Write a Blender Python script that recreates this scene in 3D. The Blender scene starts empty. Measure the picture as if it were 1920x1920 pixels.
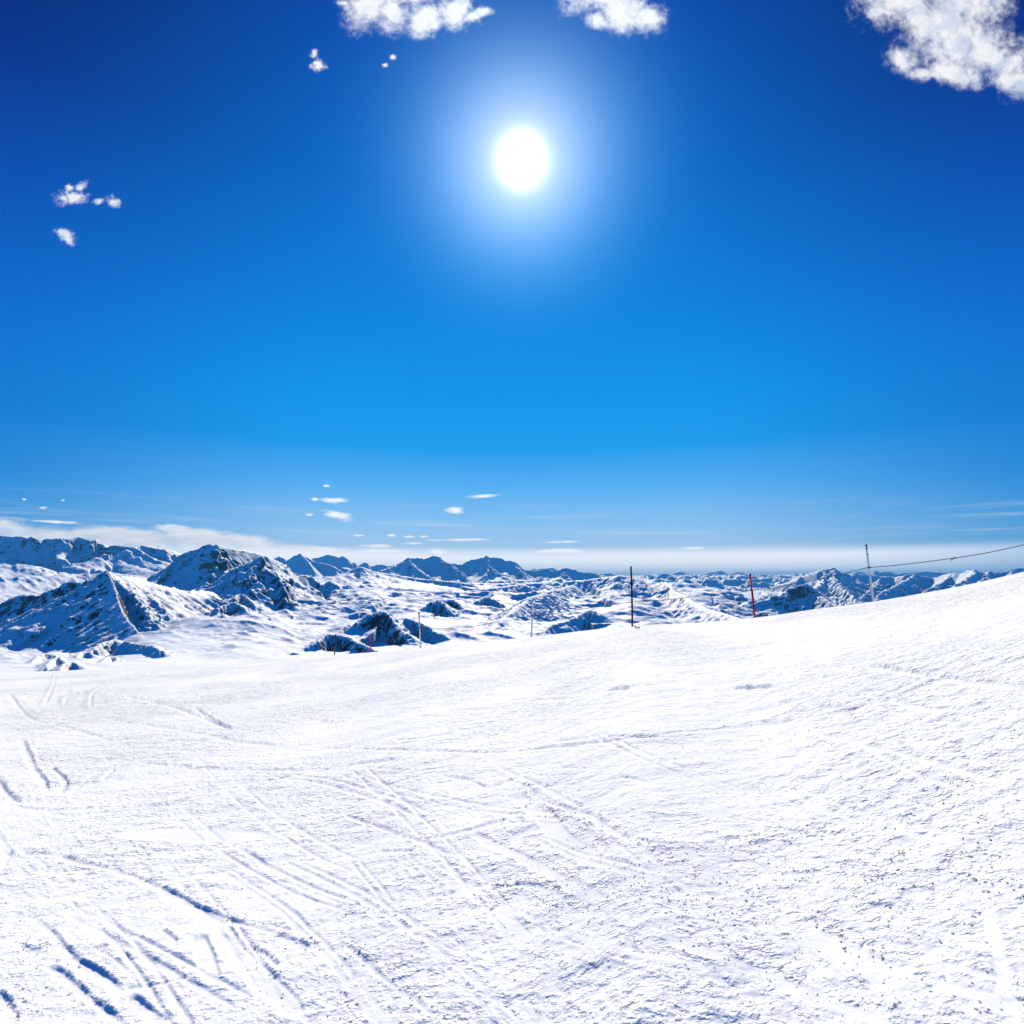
import bpy, math, random
import numpy as np
from mathutils import Vector

# ------------------------------------------------------------------ camera
F = 1100.0                       # focal length for a 1920 wide frame
W = 1920.0
HORIZON = 1085.0                 # row of the true horizon
PITCH = math.atan((HORIZON - W / 2) / F)
EYE = 1.7
sc = bpy.context.scene
col = sc.collection

cam_data = bpy.data.cameras.new('camera')
cam = bpy.data.objects.new('camera', cam_data)
col.objects.link(cam)
cam.location = (0, 0, EYE)
cam.rotation_euler = (math.pi / 2 + PITCH, 0, 0)
cam_data.sensor_width = 36.0
cam_data.lens = 36.0 * F / W
cam_data.clip_start = 0.05
cam_data.clip_end = 200000.0
sc.camera = cam


def ray(u, v):
    """pixel of the 1920 frame -> azimuth and tan(elevation)"""
    a = np.asarray(u, float) - W / 2
    b = W / 2 - np.asarray(v, float)
    y = F * math.cos(PITCH) - b * math.sin(PITCH)
    z = F * math.sin(PITCH) + b * math.cos(PITCH)
    return np.arctan2(a, y), z / np.hypot(a, y)


def at(u, v, R):
    az, te = ray(u, v)
    return np.array([R * math.sin(az), R * math.cos(az), EYE + R * te])


# ------------------------------------------------------------------ sun and sky
SUN_UV = (978.0, 300.0)
s_az, s_te = ray(*SUN_UV)
s_az = float(s_az)
s_el = math.atan(float(s_te))
SUN_DIR = Vector((math.sin(s_az) * math.cos(s_el), math.cos(s_az) * math.cos(s_el), math.sin(s_el)))

sun_data = bpy.data.lights.new('sun', 'SUN')
sun_data.energy = 4.95
sun_data.angle = math.radians(0.5)
sun_data.color = (1.0, 0.91, 0.71)
sun = bpy.data.objects.new('sun', sun_data)
col.objects.link(sun)
sun.rotation_euler = SUN_DIR.to_track_quat('Z', 'Y').to_euler()
sun.location = (0, 0, 50)

sc.view_settings.view_transform = 'Standard'
sc.view_settings.look = 'None'
sc.view_settings.gamma = 1.0
sc.view_settings.use_curve_mapping = False
EXPO = 0.15
sc.view_settings.exposure = EXPO
sc.render.film_transparent = False
sc.cycles.max_bounces = 4
sc.cycles.diffuse_bounces = 0
sc.cycles.glossy_bounces = 1
sc.cycles.volume_bounces = 0
sc.cycles.transparent_max_bounces = 8
sc.cycles.use_denoising = True
try:
    sc.cycles.denoiser = 'OPENIMAGEDENOISE'
    sc.cycles.denoising_prefilter = 'ACCURATE'
except Exception:
    pass


def s2l(c):
    out = []
    for x in c:
        x = x / 255.0
        out.append(x / 12.92 if x <= 0.04045 else ((x + 0.055) / 1.055) ** 2.4)
    return tuple(out)


class NT:
    """small helper to write node graphs as expressions"""
    def __init__(self, tree):
        self.t = tree
        self.t.nodes.clear()

    def n(self, kind, ins=None, **props):
        nd = self.t.nodes.new(kind)
        for k, v in props.items():
            setattr(nd, k, v)
        for k, v in (ins or {}).items():
            self.put(nd.inputs[k], v)
        return nd

    def put(self, sock, v):
        if isinstance(v, bpy.types.NodeSocket):
            self.t.links.new(v, sock)
        else:
            sock.default_value = v

    def m(self, op, a, b=None, c=None, clamp=False):
        nd = self.t.nodes.new('ShaderNodeMath')
        nd.operation = op
        nd.use_clamp = clamp
        for i, v in enumerate((a, b, c)):
            if v is not None:
                self.put(nd.inputs[i], v)
        return nd.outputs[0]

    def vm(self, op, a, b=None, out=0):
        nd = self.t.nodes.new('ShaderNodeVectorMath')
        nd.operation = op
        self.put(nd.inputs[0], a)
        if b is not None:
            self.put(nd.inputs[1], b)
        return nd.outputs[out]

    def ramp(self, fac, stops, interp='LINEAR'):
        nd = self.t.nodes.new('ShaderNodeValToRGB')
        cr = nd.color_ramp
        cr.interpolation = interp
        while len(cr.elements) < len(stops):
            cr.elements.new(0.5)
        for e, (p, c) in zip(cr.elements, stops):
            e.position = p
            e.color = (c[0], c[1], c[2], 1) if len(c) == 3 else c
        self.put(nd.inputs[0], fac)
        return nd.outputs[0]

    def rng(self, v, a, b, c=0.0, d=1.0, smooth=False):
        nd = self.t.nodes.new('ShaderNodeMapRange')
        nd.interpolation_type = 'SMOOTHSTEP' if smooth else 'LINEAR'
        for i, x in enumerate((v, a, b, c, d)):
            self.put(nd.inputs[i], x)
        return nd.outputs[0]

    def mix(self, f, a, b, kind='MIX'):
        nd = self.t.nodes.new('ShaderNodeMix')
        nd.data_type = 'RGBA'
        nd.blend_type = kind
        self.put(nd.inputs[0], f)
        for i, v in ((6, a), (7, b)):
            self.put(nd.inputs[i], (v[0], v[1], v[2], 1) if isinstance(v, tuple) and len(v) == 3 else v)
        return nd.outputs[2]

    def noise(self, vec, scale, detail=4.0, rough=0.55, dist=0.0, out='Fac'):
        nd = self.n('ShaderNodeTexNoise', {'Vector': vec, 'Scale': scale, 'Detail': detail, 'Roughness': rough, 'Distortion': dist})
        return nd.outputs[out]

    def grey(self, v):
        return (v, v, v)


world = bpy.data.worlds.new('World')
sc.world = world
world.use_nodes = True
g = NT(world.node_tree)
tc = g.n('ShaderNodeTexCoord')
D = g.vm('NORMALIZE', tc.outputs['Generated'])
sep = g.n('ShaderNodeSeparateXYZ', {0: D})
dx, dy, dz = sep.outputs
elev = g.m('MULTIPLY', g.m('ARCSINE', dz), 180 / math.pi)
azim = g.m('MULTIPLY', g.m('ARCTAN2', dx, dy), 180 / math.pi)
cosg = g.vm('DOT_PRODUCT', D, tuple(SUN_DIR), out='Value')
gam = g.m('MULTIPLY', g.m('ARCCOSINE', g.m('MINIMUM', cosg, 1.0)), 180 / math.pi)

E = lambda d: (d + 10) / 80.0
sky_ramp = g.ramp(g.rng(elev, -10, 70), [
    (E(-6), s2l((8, 84, 156))), (E(-0.3), s2l((150, 200, 228))), (E(0.5), s2l((168, 212, 236))), (E(1.5), s2l((205, 222, 238))),  # first stop: unseen blue below the horizon, set to deepen mountain shade
    (E(3.0), s2l((178, 214, 246))), (E(5.5), s2l((140, 200, 250))), (E(8.5), s2l((92, 182, 250))), (E(12.5), s2l((20, 160, 244))),
    (E(17), s2l((0, 154, 238))), (E(25), s2l((0, 132, 222))), (E(35), s2l((0, 104, 200))), (E(46), s2l((0, 72, 172))), (E(62), s2l((0, 62, 158)))])
# farther from the sun the low sky stays a clean blue
side_ramp = g.ramp(g.rng(elev, -10, 70), [
    (E(-6), s2l((4, 76, 148))), (E(0.0), s2l((80, 160, 205))), (E(2.0), s2l((84, 164, 214))), (E(4.0), s2l((56, 156, 222))),  # lowest stop again an unseen blue, keeping camera-facing slopes in blue shade
    (E(7.5), s2l((0, 134, 220))), (E(12), s2l((0, 122, 214))), (E(20), s2l((0, 104, 204))), (E(28), s2l((0, 74, 180))),
    (E(36), s2l((0, 40, 134))), (E(42), s2l((0, 20, 100))), (E(60), s2l((0, 28, 110)))])
daz = g.m('ABSOLUTE', azim)
anti = g.m('MULTIPLY', g.rng(daz, 60, 110, smooth=True), g.rng(elev, 6, 18, smooth=True))
side = g.m('MULTIPLY', g.rng(daz, 14, 50, smooth=True), g.m('SUBTRACT', 1.0, g.m('MULTIPLY', anti, 0.95)))
side = g.m('MULTIPLY', side, g.rng(elev, 80, 60))
base = g.mix(side, sky_ramp, side_ramp)
# physical sky, in a small share
nish = g.n('ShaderNodeTexSky', sky_type='NISHITA')
nish.sun_disc = False
nish.sun_elevation = s_el
nish.sun_rotation = s_az
nish.altitude = 2500
nish.air_density = 1.0
nish.dust_density = 0.3
nish.ozone_density = 3.0
nishc = g.vm('MULTIPLY', nish.outputs[0], (0.05, 0.05, 0.05))
base = g.mix(0.05, base, nishc)

# ---- clouds of the sky, placed by azimuth and elevation
ae = g.n('ShaderNodeCombineXYZ', {0: azim, 1: elev}).outputs[0]
# gnomonic sky map: directions in front of the slope projected on one fixed plane of the world, 1100 units away
cp_, sp_ = math.cos(PITCH), math.sin(PITCH)
ahead = g.m('MAXIMUM', g.vm('DOT_PRODUCT', D, (0.0, cp_, sp_), out='Value'), 0.08)
pu = g.m('MULTIPLY', g.m('DIVIDE', dx, ahead), F)
pv = g.m('MULTIPLY', g.m('DIVIDE', g.vm('DOT_PRODUCT', D, (0.0, -sp_, cp_), out='Value'), ahead), F)
SM = g.n('ShaderNodeCombineXYZ', {0: pu, 1: pv}).outputs[0]
front_ok = g.rng(g.vm('DOT_PRODUCT', D, (0.0, cp_, sp_), out='Value'), 0.25, 0.4)


def blobs(items):
    cur = None
    for (u, v, a, b, rot) in items:
        mp = g.n('ShaderNodeMapping', {'Vector': SM, 'Location': (u - 960, 960 - v, 0), 'Rotation': (0, 0, math.radians(rot)), 'Scale': (a, b, 1)}, vector_type='TEXTURE')
        ln = g.vm('LENGTH', mp.outputs[0], out='Value')
        cur = ln if cur is None else g.m('SMOOTH_MIN', cur, ln, 0.25)
    return cur


def cloud_noise(sx, sy, scale, detail=6.0, rough=.6, dist=.3):
    return g.m('SUBTRACT', g.noise(g.vm('MULTIPLY', SM, (sx, sy, 1.0)), scale, detail, rough, dist), 0.5)


big = [  # cumulus patches: column, row, half axes, tilt
    (690, 12, 40, 32, 0), (735, 25, 34, 26, -40), (760, -20, 90, 30, 0), (800, 32, 34, 26, 30), (850, 18, 36, 28, 0), (885, 30, 20, 10, 20),
    (1130, -12, 60, 34, 0), (1120, 38, 20, 18, 0), (1165, 22, 44, 28, 0), (1215, 34, 36, 22, -10),
    (1690, -6, 75, 50, -20), (1770, 55, 80, 56, -35), (1860, 105, 80, 42, -35), (1800, -10, 90, 50, 0), (1690, 112, 30, 22, -30), (1725, 138, 26, 13, 0), (1790, 140, 60, 18, -15),
    (1900, 150, 60, 26, -20), (1640, 22, 16, 14, 0),
    (640, 5, 12, 6, 0), (905, 22, 16, 8, 0),
]
dist_c = g.m('ADD', blobs(big), g.m('ADD', g.m('MULTIPLY', cloud_noise(1, 1, 0.016), 2.4), g.m('MULTIPLY', cloud_noise(1, 1, 0.075), 1.3)))
cl_a = g.m('POWER', g.rng(dist_c, 1.7, 0.35, smooth=True), 1.5)
tiny = [(597, 122, 13, 12, 0), (589, 101, 7, 8, 0), (737, 108, 6, 5, 0), (722, 122, 5, 4, 0),
        (134, 371, 27, 12, 0), (152, 351, 14, 7, 40), (132, 352, 8, 6, 0), (184, 377, 10, 5, 0), (214, 379, 13, 9, -35), (121, 438, 18, 9, -15), (128, 450, 16, 8, -30)]
dist_t = g.m('ADD', blobs(tiny), g.m('ADD', g.m('MULTIPLY', cloud_noise(1, 1, 0.10), 2.6), g.m('MULTIPLY', cloud_noise(1, 1, 0.03), 1.0)))
cl_a = g.m('MAXIMUM', cl_a, g.m('POWER', g.rng(dist_t, 1.5, 0.1, smooth=True), 1.4))
cl_a = g.m('MULTIPLY', cl_a, front_ok)
shade = g.m('ADD', g.m('MULTIPLY', cloud_noise(1, 1, 0.020, 6.0, .6, .6), 1.0), 0.5)
cl_sun = g.rng(gam, 20, 34)
bright = g.mix(g.rng(shade, 0.36, 0.60, smooth=True), s2l((200, 214, 236)), s2l((246, 248, 251)))
bright = g.mix(cl_sun, g.mix(g.rng(shade, 0.30, 0.5, smooth=True), s2l((232, 234, 244)), (1.0, 1.0, 1.0)), bright)
sky = g.mix(g.m('MULTIPLY', cl_a, 0.96), base, bright)

low = [  # small lens-shaped clouds near the horizon
    (627, 938, 26, 5, -3), (632, 966, 30, 8, -14), (590, 936, 7, 4, 0), (903, 930, 27, 4, 3), (855, 957, 20, 6, -8), (612, 911, 6, 2, 0),
    (580, 965, 8, 2, 0), (1061, 1016, 34, 2.2, 1), (860, 1012, 52, 2.2, 1), (1296, 1028, 28, 2.2, 1), (1050, 1034, 48, 4.5, 0), (775, 1019, 22, 2.4, 0), (708, 1023, 34, 3, 0),
    (672, 1004, 13, 2, 0), (733, 1004, 8, 2, 0), (766, 1006, 10, 2, 0), (795, 1006, 8, 1.5, 0), (720, 1034, 60, 3.5, 0), (825, 1034, 22, 5, 0), (1210, 1075, 14, 2, 0),
    (118, 938, 5, 2, 0), (80, 952, 8, 2, 0), (45, 936, 5, 2, 0), (100, 978, 50, 3, -3),
]
dist_l = g.m('ADD', blobs(low), g.m('ADD', g.m('MULTIPLY', cloud_noise(.3, 1.2, 0.09), 2.2), g.m('MULTIPLY', cloud_noise(.5, 1, 0.025), 1.0)))
lo_a = g.m('MULTIPLY', g.rng(dist_l, 1.25, 0.35, smooth=True), front_ok)
sky = g.mix(g.m('MULTIPLY', lo_a, 0.9), sky, (1.05, 1.05, 1.05))

bank = [  # the long cloud bank low over the left ridges
    (-40, 1000, 120, 34, -4), (80, 1006, 150, 20, -6), (230, 1008, 130, 18, -4), (330, 992, 44, 8, -3), (378, 1000, 34, 14, -5), (430, 1022, 190, 20, -5),
    (600, 1042, 240, 14, -4), (560, 1028, 90, 7, -3),
]
bn = g.m('ADD', cloud_noise(.22, 1.0, 0.045, 7.0, .62, .4), 0.5)
dist_b = g.m('ADD', blobs(bank), g.m('ADD', g.m('MULTIPLY', g.m('SUBTRACT', bn, 0.5), 2.0), g.m('MULTIPLY', cloud_noise(.6, 1.0, 0.03), .9)))
ba = g.m('MULTIPLY', g.rng(dist_b, 1.3, 0.6, smooth=True), front_ok)
bsh = g.mix(g.rng(bn, 0.38, 0.6), s2l((252, 252, 252)), s2l((222, 228, 238)))
sky = g.mix(g.m('MULTIPLY', ba, 0.88), sky, bsh)
# thin white veil just above the horizon, stronger under the sun
veil_n = g.noise(g.vm('MULTIPLY', ae, (0.03, 0.8, 1.0)), 1.0, 3.0, 0.5)
ve = g.m('ADD', elev, g.m('MULTIPLY', g.m('SUBTRACT', veil_n, 0.5), 0.9))
veil = g.m('MULTIPLY', g.rng(ve, 3.2, 1.9, smooth=True), g.rng(ve, 0.2, 0.75, smooth=True))
veil = g.m('MULTIPLY', veil, g.rng(gam, 60, 40, 0.12, 0.92, smooth=True))
sky = g.mix(veil, sky, (1.20, 1.21, 1.24))
str_n = g.noise(g.vm('MULTIPLY', ae, (0.05, 1.0, 1.0)), 1.3, 4.0, 0.55)
strk = g.m('MULTIPLY', g.rng(str_n, 0.5, 0.75, smooth=True), g.m('MULTIPLY', g.rng(elev, 8, 4.5, smooth=True), g.rng(elev, 1.5, 3.0, smooth=True)))
sky = g.mix(g.m('MULTIPLY', strk, 0.35), sky, s2l((225, 236, 250)))

# aureole and disc of the sun
def fall(g0):
    return g.m('EXPONENT', g.m('MULTIPLY', g.m('POWER', g.m('DIVIDE', gam, g0), 1.45), -1.0))


aur = g.n('ShaderNodeCombineXYZ', {0: fall(4.4), 1: fall(5.8), 2: fall(6.6)}).outputs[0]
sky = g.vm('ADD', sky, g.vm('MULTIPLY', aur, (0.92, 0.95, 1.0)))
disc = g.m('MULTIPLY', g.m('EXPONENT', g.m('MULTIPLY', g.m('POWER', g.m('DIVIDE', gam, 1.45), 2.0), -1.0)), 3.0)
sky = g.vm('ADD', sky, g.n('ShaderNodeCombineXYZ', {0: disc, 1: disc, 2: disc}).outputs[0])
bg = g.n('ShaderNodeBackground', {'Color': sky, 'Strength': 1.0 / 2 ** EXPO})
wo = g.n('ShaderNodeOutputWorld', {'Surface': bg.outputs[0]})

# ------------------------------------------------------------------ numpy noise
_rs = np.random.RandomState(11)
_perm = _rs.permutation(4096).astype(np.int32)
_ang = _rs.rand(4096) * 2 * np.pi
_gx = np.cos(_ang).astype(np.float32)
_gy = np.sin(_ang).astype(np.float32)


def perlin(x, y, seed=0):
    x = np.asarray(x, np.float64) + seed * 17.37
    y = np.asarray(y, np.float64) - seed * 9.71
    xi = np.floor(x)
    yi = np.floor(y)
    fx = (x - xi).astype(np.float32)
    fy = (y - yi).astype(np.float32)
    xi = xi.astype(np.int64)
    yi = yi.astype(np.int64)
    a0 = _perm[xi & 4095]
    a1 = _perm[(xi + 1) & 4095]
    h00 = _perm[(a0 + yi) & 4095]
    h10 = _perm[(a1 + yi) & 4095]
    h01 = _perm[(a0 + yi + 1) & 4095]
    h11 = _perm[(a1 + yi + 1) & 4095]
    u = fx * fx * fx * (fx * (fx * 6 - 15) + 10)
    v = fy * fy * fy * (fy * (fy * 6 - 15) + 10)
    n00 = _gx[h00] * fx + _gy[h00] * fy
    n10 = _gx[h10] * (fx - 1) + _gy[h10] * fy
    n01 = _gx[h01] * fx + _gy[h01] * (fy - 1)
    n11 = _gx[h11] * (fx - 1) + _gy[h11] * (fy - 1)
    a = n00 + u * (n10 - n00)
    b = n01 + u * (n11 - n01)
    return (a + v * (b - a)) * 1.5


def fbm(x, y, octs, seed=0, gain=0.5, lac=2.03):
    s = 0
    a = 1.0
    for o in range(octs):
        s = s + a * perlin(x, y, seed + o)
        x = x * lac
        y = y * lac
        a *= gain
    return s


def ridged(x, y, octs, seed=0, gain=0.5, lac=2.07):
    s = 0
    a = 1.0
    w = 1.0
    for o in range(octs):
        n = 1 - np.abs(perlin(x, y, seed + o)) * 1.6
        n = n * n * w
        w = np.clip(n * 1.6, 0, 1)
        s = s + a * n
        x = x * lac
        y = y * lac
        a *= gain
    return s


def smooth01(t):
    t = np.clip(t, 0, 1)
    return t * t * (3 - 2 * t)


def smax(a, b, k):
    h = np.clip(0.5 + 0.5 * (a - b) / k, 0, 1)
    return b + (a - b) * h + k * h * (1 - h)


# ------------------------------------------------------------------ mesh helpers
def tag(o, label=None, cat=None, group=None, kind=None):
    if label: o['label'] = label
    if cat: o['category'] = cat
    if group: o['group'] = group
    if kind: o['kind'] = kind
    return o


def mesh_obj(name, verts, faces, mat, parent=None, smooth=True):
    me = bpy.data.meshes.new(name)
    me.from_pydata([tuple(v) for v in verts], [], faces)
    me.materials.append(mat)
    if smooth:
        me.polygons.foreach_set('use_smooth', [True] * len(me.polygons))
    me.update()
    o = bpy.data.objects.new(name, me)
    col.objects.link(o)
    if parent: o.parent = parent
    return o


def grid_obj(name, X, Y, Z, mat, attrs=None, wrap=False):
    nr, nc = X.shape
    me = bpy.data.meshes.new(name)
    nv = nr * nc
    co = np.stack([X, Y, Z], -1).astype(np.float32).reshape(-1)
    me.vertices.add(nv)
    me.vertices.foreach_set('co', co)
    idx = np.arange(nv, dtype=np.int32).reshape(nr, nc)
    if wrap:
        nxt = np.roll(idx, -1, 1)
        q = np.stack([idx[:-1], nxt[:-1], nxt[1:], idx[1:]], -1)
    else:
        q = np.stack([idx[:-1, :-1], idx[:-1, 1:], idx[1:, 1:], idx[1:, :-1]], -1)
    q = q[..., ::-1].reshape(-1, 4)                       # facing up
    nf = len(q)
    me.loops.add(nf * 4)
    me.loops.foreach_set('vertex_index', q.reshape(-1))
    me.polygons.add(nf)
    me.polygons.foreach_set('loop_start', np.arange(0, nf * 4, 4, dtype=np.int32))
    me.polygons.foreach_set('use_smooth', np.ones(nf, bool))
    me.materials.append(mat)
    me.update(calc_edges=True)
    for k, a in (attrs or {}).items():
        at_ = me.attributes.new(k, 'FLOAT', 'POINT')
        at_.data.foreach_set('value', a.astype(np.float32).reshape(-1))
    o = bpy.data.objects.new(name, me)
    col.objects.link(o)
    return o


def material(name):
    m = bpy.data.materials.new(name)
    m.use_nodes = True
    return m, NT(m.node_tree)


def simple_mat(name, c, rough=0.6, var=0.15, scale=30.0, spec=0.3, metal=0.0):
    m, t = material(name)
    tcx = t.n('ShaderNodeTexCoord')
    n = t.noise(tcx.outputs['Object'], scale, 4.0)
    cc = t.mix(t.rng(n, .3, .7), tuple(x * (1 - var) for x in c), tuple(min(1, x * (1 + var)) for x in c))
    p = t.n('ShaderNodeBsdfPrincipled', {'Base Color': cc, 'Roughness': rough, 'Specular IOR Level': spec, 'Metallic': metal})
    t.n('ShaderNodeOutputMaterial', {0: p.outputs[0]})
    return m


# ------------------------------------------------------------------ snow materials
def snow_ground_mat():
    m, t = material('groomed_snow')
    tcx = t.n('ShaderNodeTexCoord')
    P = tcx.outputs['Object']
    rough = t.n('ShaderNodeAttribute', attribute_name='rough').outputs['Fac']
    n0 = t.noise(P, 1.1, 3.0)
    cc = t.mix(t.rng(n0, .35, .65), (0.88, 0.90, 0.93), (0.92, 0.93, 0.95))
    fs = t.noise(t.vm('MULTIPLY', P, (0.75, 1.1, 1.0)), 7.0, 4.0, 0.68, 0.3)
    f1 = t.noise(P, 21.0, 3.0, 0.62)
    f2 = t.noise(P, 55.0, 3.0, 0.65)
    vo = t.n('ShaderNodeTexVoronoi', {'Vector': P, 'Scale': 34.0, 'Randomness': 1.0})
    cr = t.m('POWER', t.rng(vo.outputs['Distance'], 0.34, 0.0), 2.0)
    pick = t.rng(t.noise(P, 2.3, 3.0, 0.6), 0.48, 0.66)
    f1 = t.rng(f1, 0.50, 0.78, smooth=True)
    fs = t.rng(fs, 0.47, 0.74, smooth=True)
    h = t.m('ADD', t.m('MULTIPLY', f2, 0.30), t.m('MULTIPLY', f1, 1.0))
    h = t.m('ADD', h, t.m('MULTIPLY', t.m('MULTIPLY', cr, pick), 1.1))
    h = t.m('ADD', h, t.m('MULTIPLY', fs, 1.05))
    st = t.m('ADD', t.m('MULTIPLY', rough, 0.56), 0.08)
    b = t.n('ShaderNodeBump', {'Height': h, 'Strength': st, 'Distance': 0.020})
    p = t.n('ShaderNodeBsdfPrincipled', {'Base Color': cc, 'Roughness': 0.7, 'Specular IOR Level': 0.08, 'Normal': b.outputs[0],
                                        'Subsurface Weight': 0.5, 'Subsurface Radius': (1.0, 1.0, 1.0), 'Subsurface Scale': 0.012})
    t.n('ShaderNodeOutputMaterial', {0: p.outputs[0]})
    return m


def mountain_mat():
    m, t = material('mountain_snow_and_rock')
    geo = t.n('ShaderNodeNewGeometry')
    P = geo.outputs['Position']
    nz = t.n('ShaderNodeSeparateXYZ', {0: geo.outputs['Normal']}).outputs[2]
    steep = t.m('SUBTRACT', 1.0, nz)
    ra = t.n('ShaderNodeAttribute', attribute_name='rock').outputs['Fac']
    Ps = t.vm('MULTIPLY', P, (1.0, 1.0, 1.6))
    n1 = t.noise(Ps, 0.021, 6.0, 0.70)
    n2 = t.noise(Ps, 0.085, 4.0, 0.65)
    v = t.m('ADD', t.m('MULTIPLY', t.m('SUBTRACT', n1, 0.5), 2.2), t.m('MULTIPLY', t.m('SUBTRACT', n2, 0.5), 1.2))
    v = t.m('ADD', v, t.m('MULTIPLY', steep, 1.25))
    v = t.m('ADD', v, t.m('MULTIPLY', ra, 0.55))
    fac = t.rng(v, 1.0, 1.1, smooth=True)
    rockc = t.mix(t.rng(n2, .3, .7), (0.018, 0.022, 0.036), (0.055, 0.056, 0.07))
    snow = t.mix(t.rng(n1, .3, .7), (0.84, 0.88, 0.93), (0.90, 0.92, 0.94))
    cc = t.mix(fac, snow, rockc)
    s1 = t.noise(P, 0.03, 5.0, 0.6)
    b = t.n('ShaderNodeBump', {'Height': t.m('SUBTRACT', s1, t.m('MULTIPLY', fac, 0.3)), 'Strength': 0.4, 'Distance': 6.0})
    p = t.n('ShaderNodeBsdfPrincipled', {'Base Color': cc, 'Roughness': t.rng(fac, 0, 1, 0.6, 0.9), 'Specular IOR Level': 0.12, 'Normal': b.outputs[0]})
    t.n('ShaderNodeOutputMaterial', {0: p.outputs[0]})
    return m


M_GROUND = snow_ground_mat()
M_MOUNT = mountain_mat()

# ------------------------------------------------------------------ the piste
# skyline of the piste (column, row) and how far away its crest lies
SKY_U = [-150, 0, 130, 260, 400, 480, 560, 640, 720, 790, 880, 960, 1000, 1090, 1184, 1290, 1410, 1520, 1637, 1730, 1820, 1920, 2060]
SKY_V = [1267, 1262, 1257, 1250, 1242, 1237, 1232, 1227, 1221, 1215.5, 1207, 1198.5, 1194, 1183.5, 1174, 1168, 1158.5, 1144, 1128, 1112, 1094, 1071, 1038]
RC_U = [-150, 0, 300, 480, 628, 720, 789, 900, 998, 1100, 1184, 1290, 1410, 1637, 1920, 2060]
RC_R = [62, 58, 52, 48, 44, 38, 34, 32, 30, 24, 20.5, 20.5, 21, 18.5, 17, 17]


def pchip(x, y, xq):
    x = np.asarray(x, float)
    y = np.asarray(y, float)
    h = np.diff(x)
    d = np.diff(y) / h
    m = np.zeros_like(y)
    for i in range(1, len(y) - 1):
        m[i] = 0.5 * (d[i - 1] + d[i])
    m[0], m[-1] = d[0], d[-1]
    i = np.clip(np.searchsorted(x, xq) - 1, 0, len(h) - 1)
    t = (xq - x[i]) / h[i]
    return ((2 * t**3 - 3 * t**2 + 1) * y[i] + (t**3 - 2 * t**2 + t) * h[i] * m[i]
            + (-2 * t**3 + 3 * t**2) * y[i + 1] + (t**3 - t**2) * h[i] * m[i + 1])


_az, _te = ray(np.array(SKY_U, float), np.array(SKY_V, float))
_az2, _ = ray(np.array(RC_U, float), np.full(len(RC_U), 1150.0))
TE_A = np.concatenate([[-np.pi - .6, -2.4, -1.3], _az, [1.3, 2.4, np.pi + .6]])
TE_V = np.concatenate([[0.02, -0.06, -0.13], _te, [0.13, 0.14, 0.02]])
RC_A = np.concatenate([[-np.pi - .6, -1.3], _az2, [1.3, np.pi + .6]])
RC_V = np.concatenate([[70.0, 60.0], RC_R, [40.0, 70.0]])


def crest_r(az):
    return pchip(RC_A, RC_V, az)


def piste(az, r):
    m = pchip(TE_A, TE_V, az)
    rc = crest_r(az)
    k = EYE / rc**2
    s = m + 2 * EYE / rc
    r1 = 2.0 * rc
    q = np.minimum(r, r1)
    z = -EYE + s * q - k * q * q
    z = z + np.maximum(r - r1, 0) * (s - 2 * k * r1)
    e = np.maximum(r - 1.25 * rc, 0)
    z = z - np.where(e < 120, 0.0022 * e * e, 0.0022 * 120 * 120 + 0.53 * (e - 120))
    return z + EYE


def on_piste(u, v):
    """where the ray through a frame pixel meets the snow"""
    az, te = ray(u, v)
    m = pchip(TE_A, TE_V, az)
    rc = crest_r(az)
    k = EYE / rc**2
    s = m + 2 * EYE / rc
    b = s - te
    disc_ = np.maximum(b * b - 4 * k * EYE, 0)
    r = (b - np.sqrt(disc_)) / (2 * k)
    return r * np.sin(az), r * np.cos(az)


HALF = math.radians(45.5)
NPH = 1120
ph_f = np.linspace(-HALF, HALF, NPH)
ph_c = np.linspace(HALF, 2 * np.pi - HALF, 80)[1:-1]
PH = np.concatenate([ph_f, ph_c])
azw = np.where(PH > np.pi, PH - 2 * np.pi, PH)
NR = 580
rcs = crest_r(azw)
q0, q1 = 1 / 1.75, 1 / (1.12 * rcs)
tt = np.linspace(0, 1, NR)[:, None]
Rv = 1 / (q0 + (q1 - q0)[None, :] * tt)
Rin = np.linspace(0.02, 1.7, 14)[:, None] * np.ones_like(azw)[None, :]
fo = np.linspace(0, 1, 34)[1:, None]
Rout = (1.12 * rcs)[None, :] * (700 / (1.12 * rcs))[None, :] ** (fo ** 1.25)
GR = np.concatenate([Rin, Rv, Rout], 0)
GA = np.broadcast_to(azw[None, :], GR.shape)
GX = GR * np.sin(GA)
GY = GR * np.cos(GA)
GZ = piste(GA, GR)
dr = np.gradient(GR, axis=0)                    # row spacing: what the mesh can carry there
front = (np.abs(GA) < HALF + .01) & (GR < 70)

dz_ = np.zeros_like(GZ)
calm = np.ones_like(GZ)                          # multiplies the small relief
lump = np.zeros_like(GZ)                         # extra clumpiness
random.seed(5)


def catmull(pts, n=7):
    p = np.asarray(pts, float)
    if len(p) < 3:
        t = np.linspace(0, 1, n)[:, None]
        return p[0] * (1 - t) + p[1] * t
    P = np.vstack([2 * p[0] - p[1], p, 2 * p[-1] - p[-2]])
    out = []
    for i in range(1, len(P) - 2):
        for k in range(n):
            t = k / n
            out.append(0.5 * ((2 * P[i]) + (-P[i - 1] + P[i + 1]) * t + (2 * P[i - 1] - 5 * P[i] + 4 * P[i + 1] - P[i + 2]) * t * t
                              + (-P[i - 1] + 3 * P[i] - 3 * P[i + 1] + P[i + 2]) * t**3))
    out.append(P[-2])
    return np.array(out)


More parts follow.
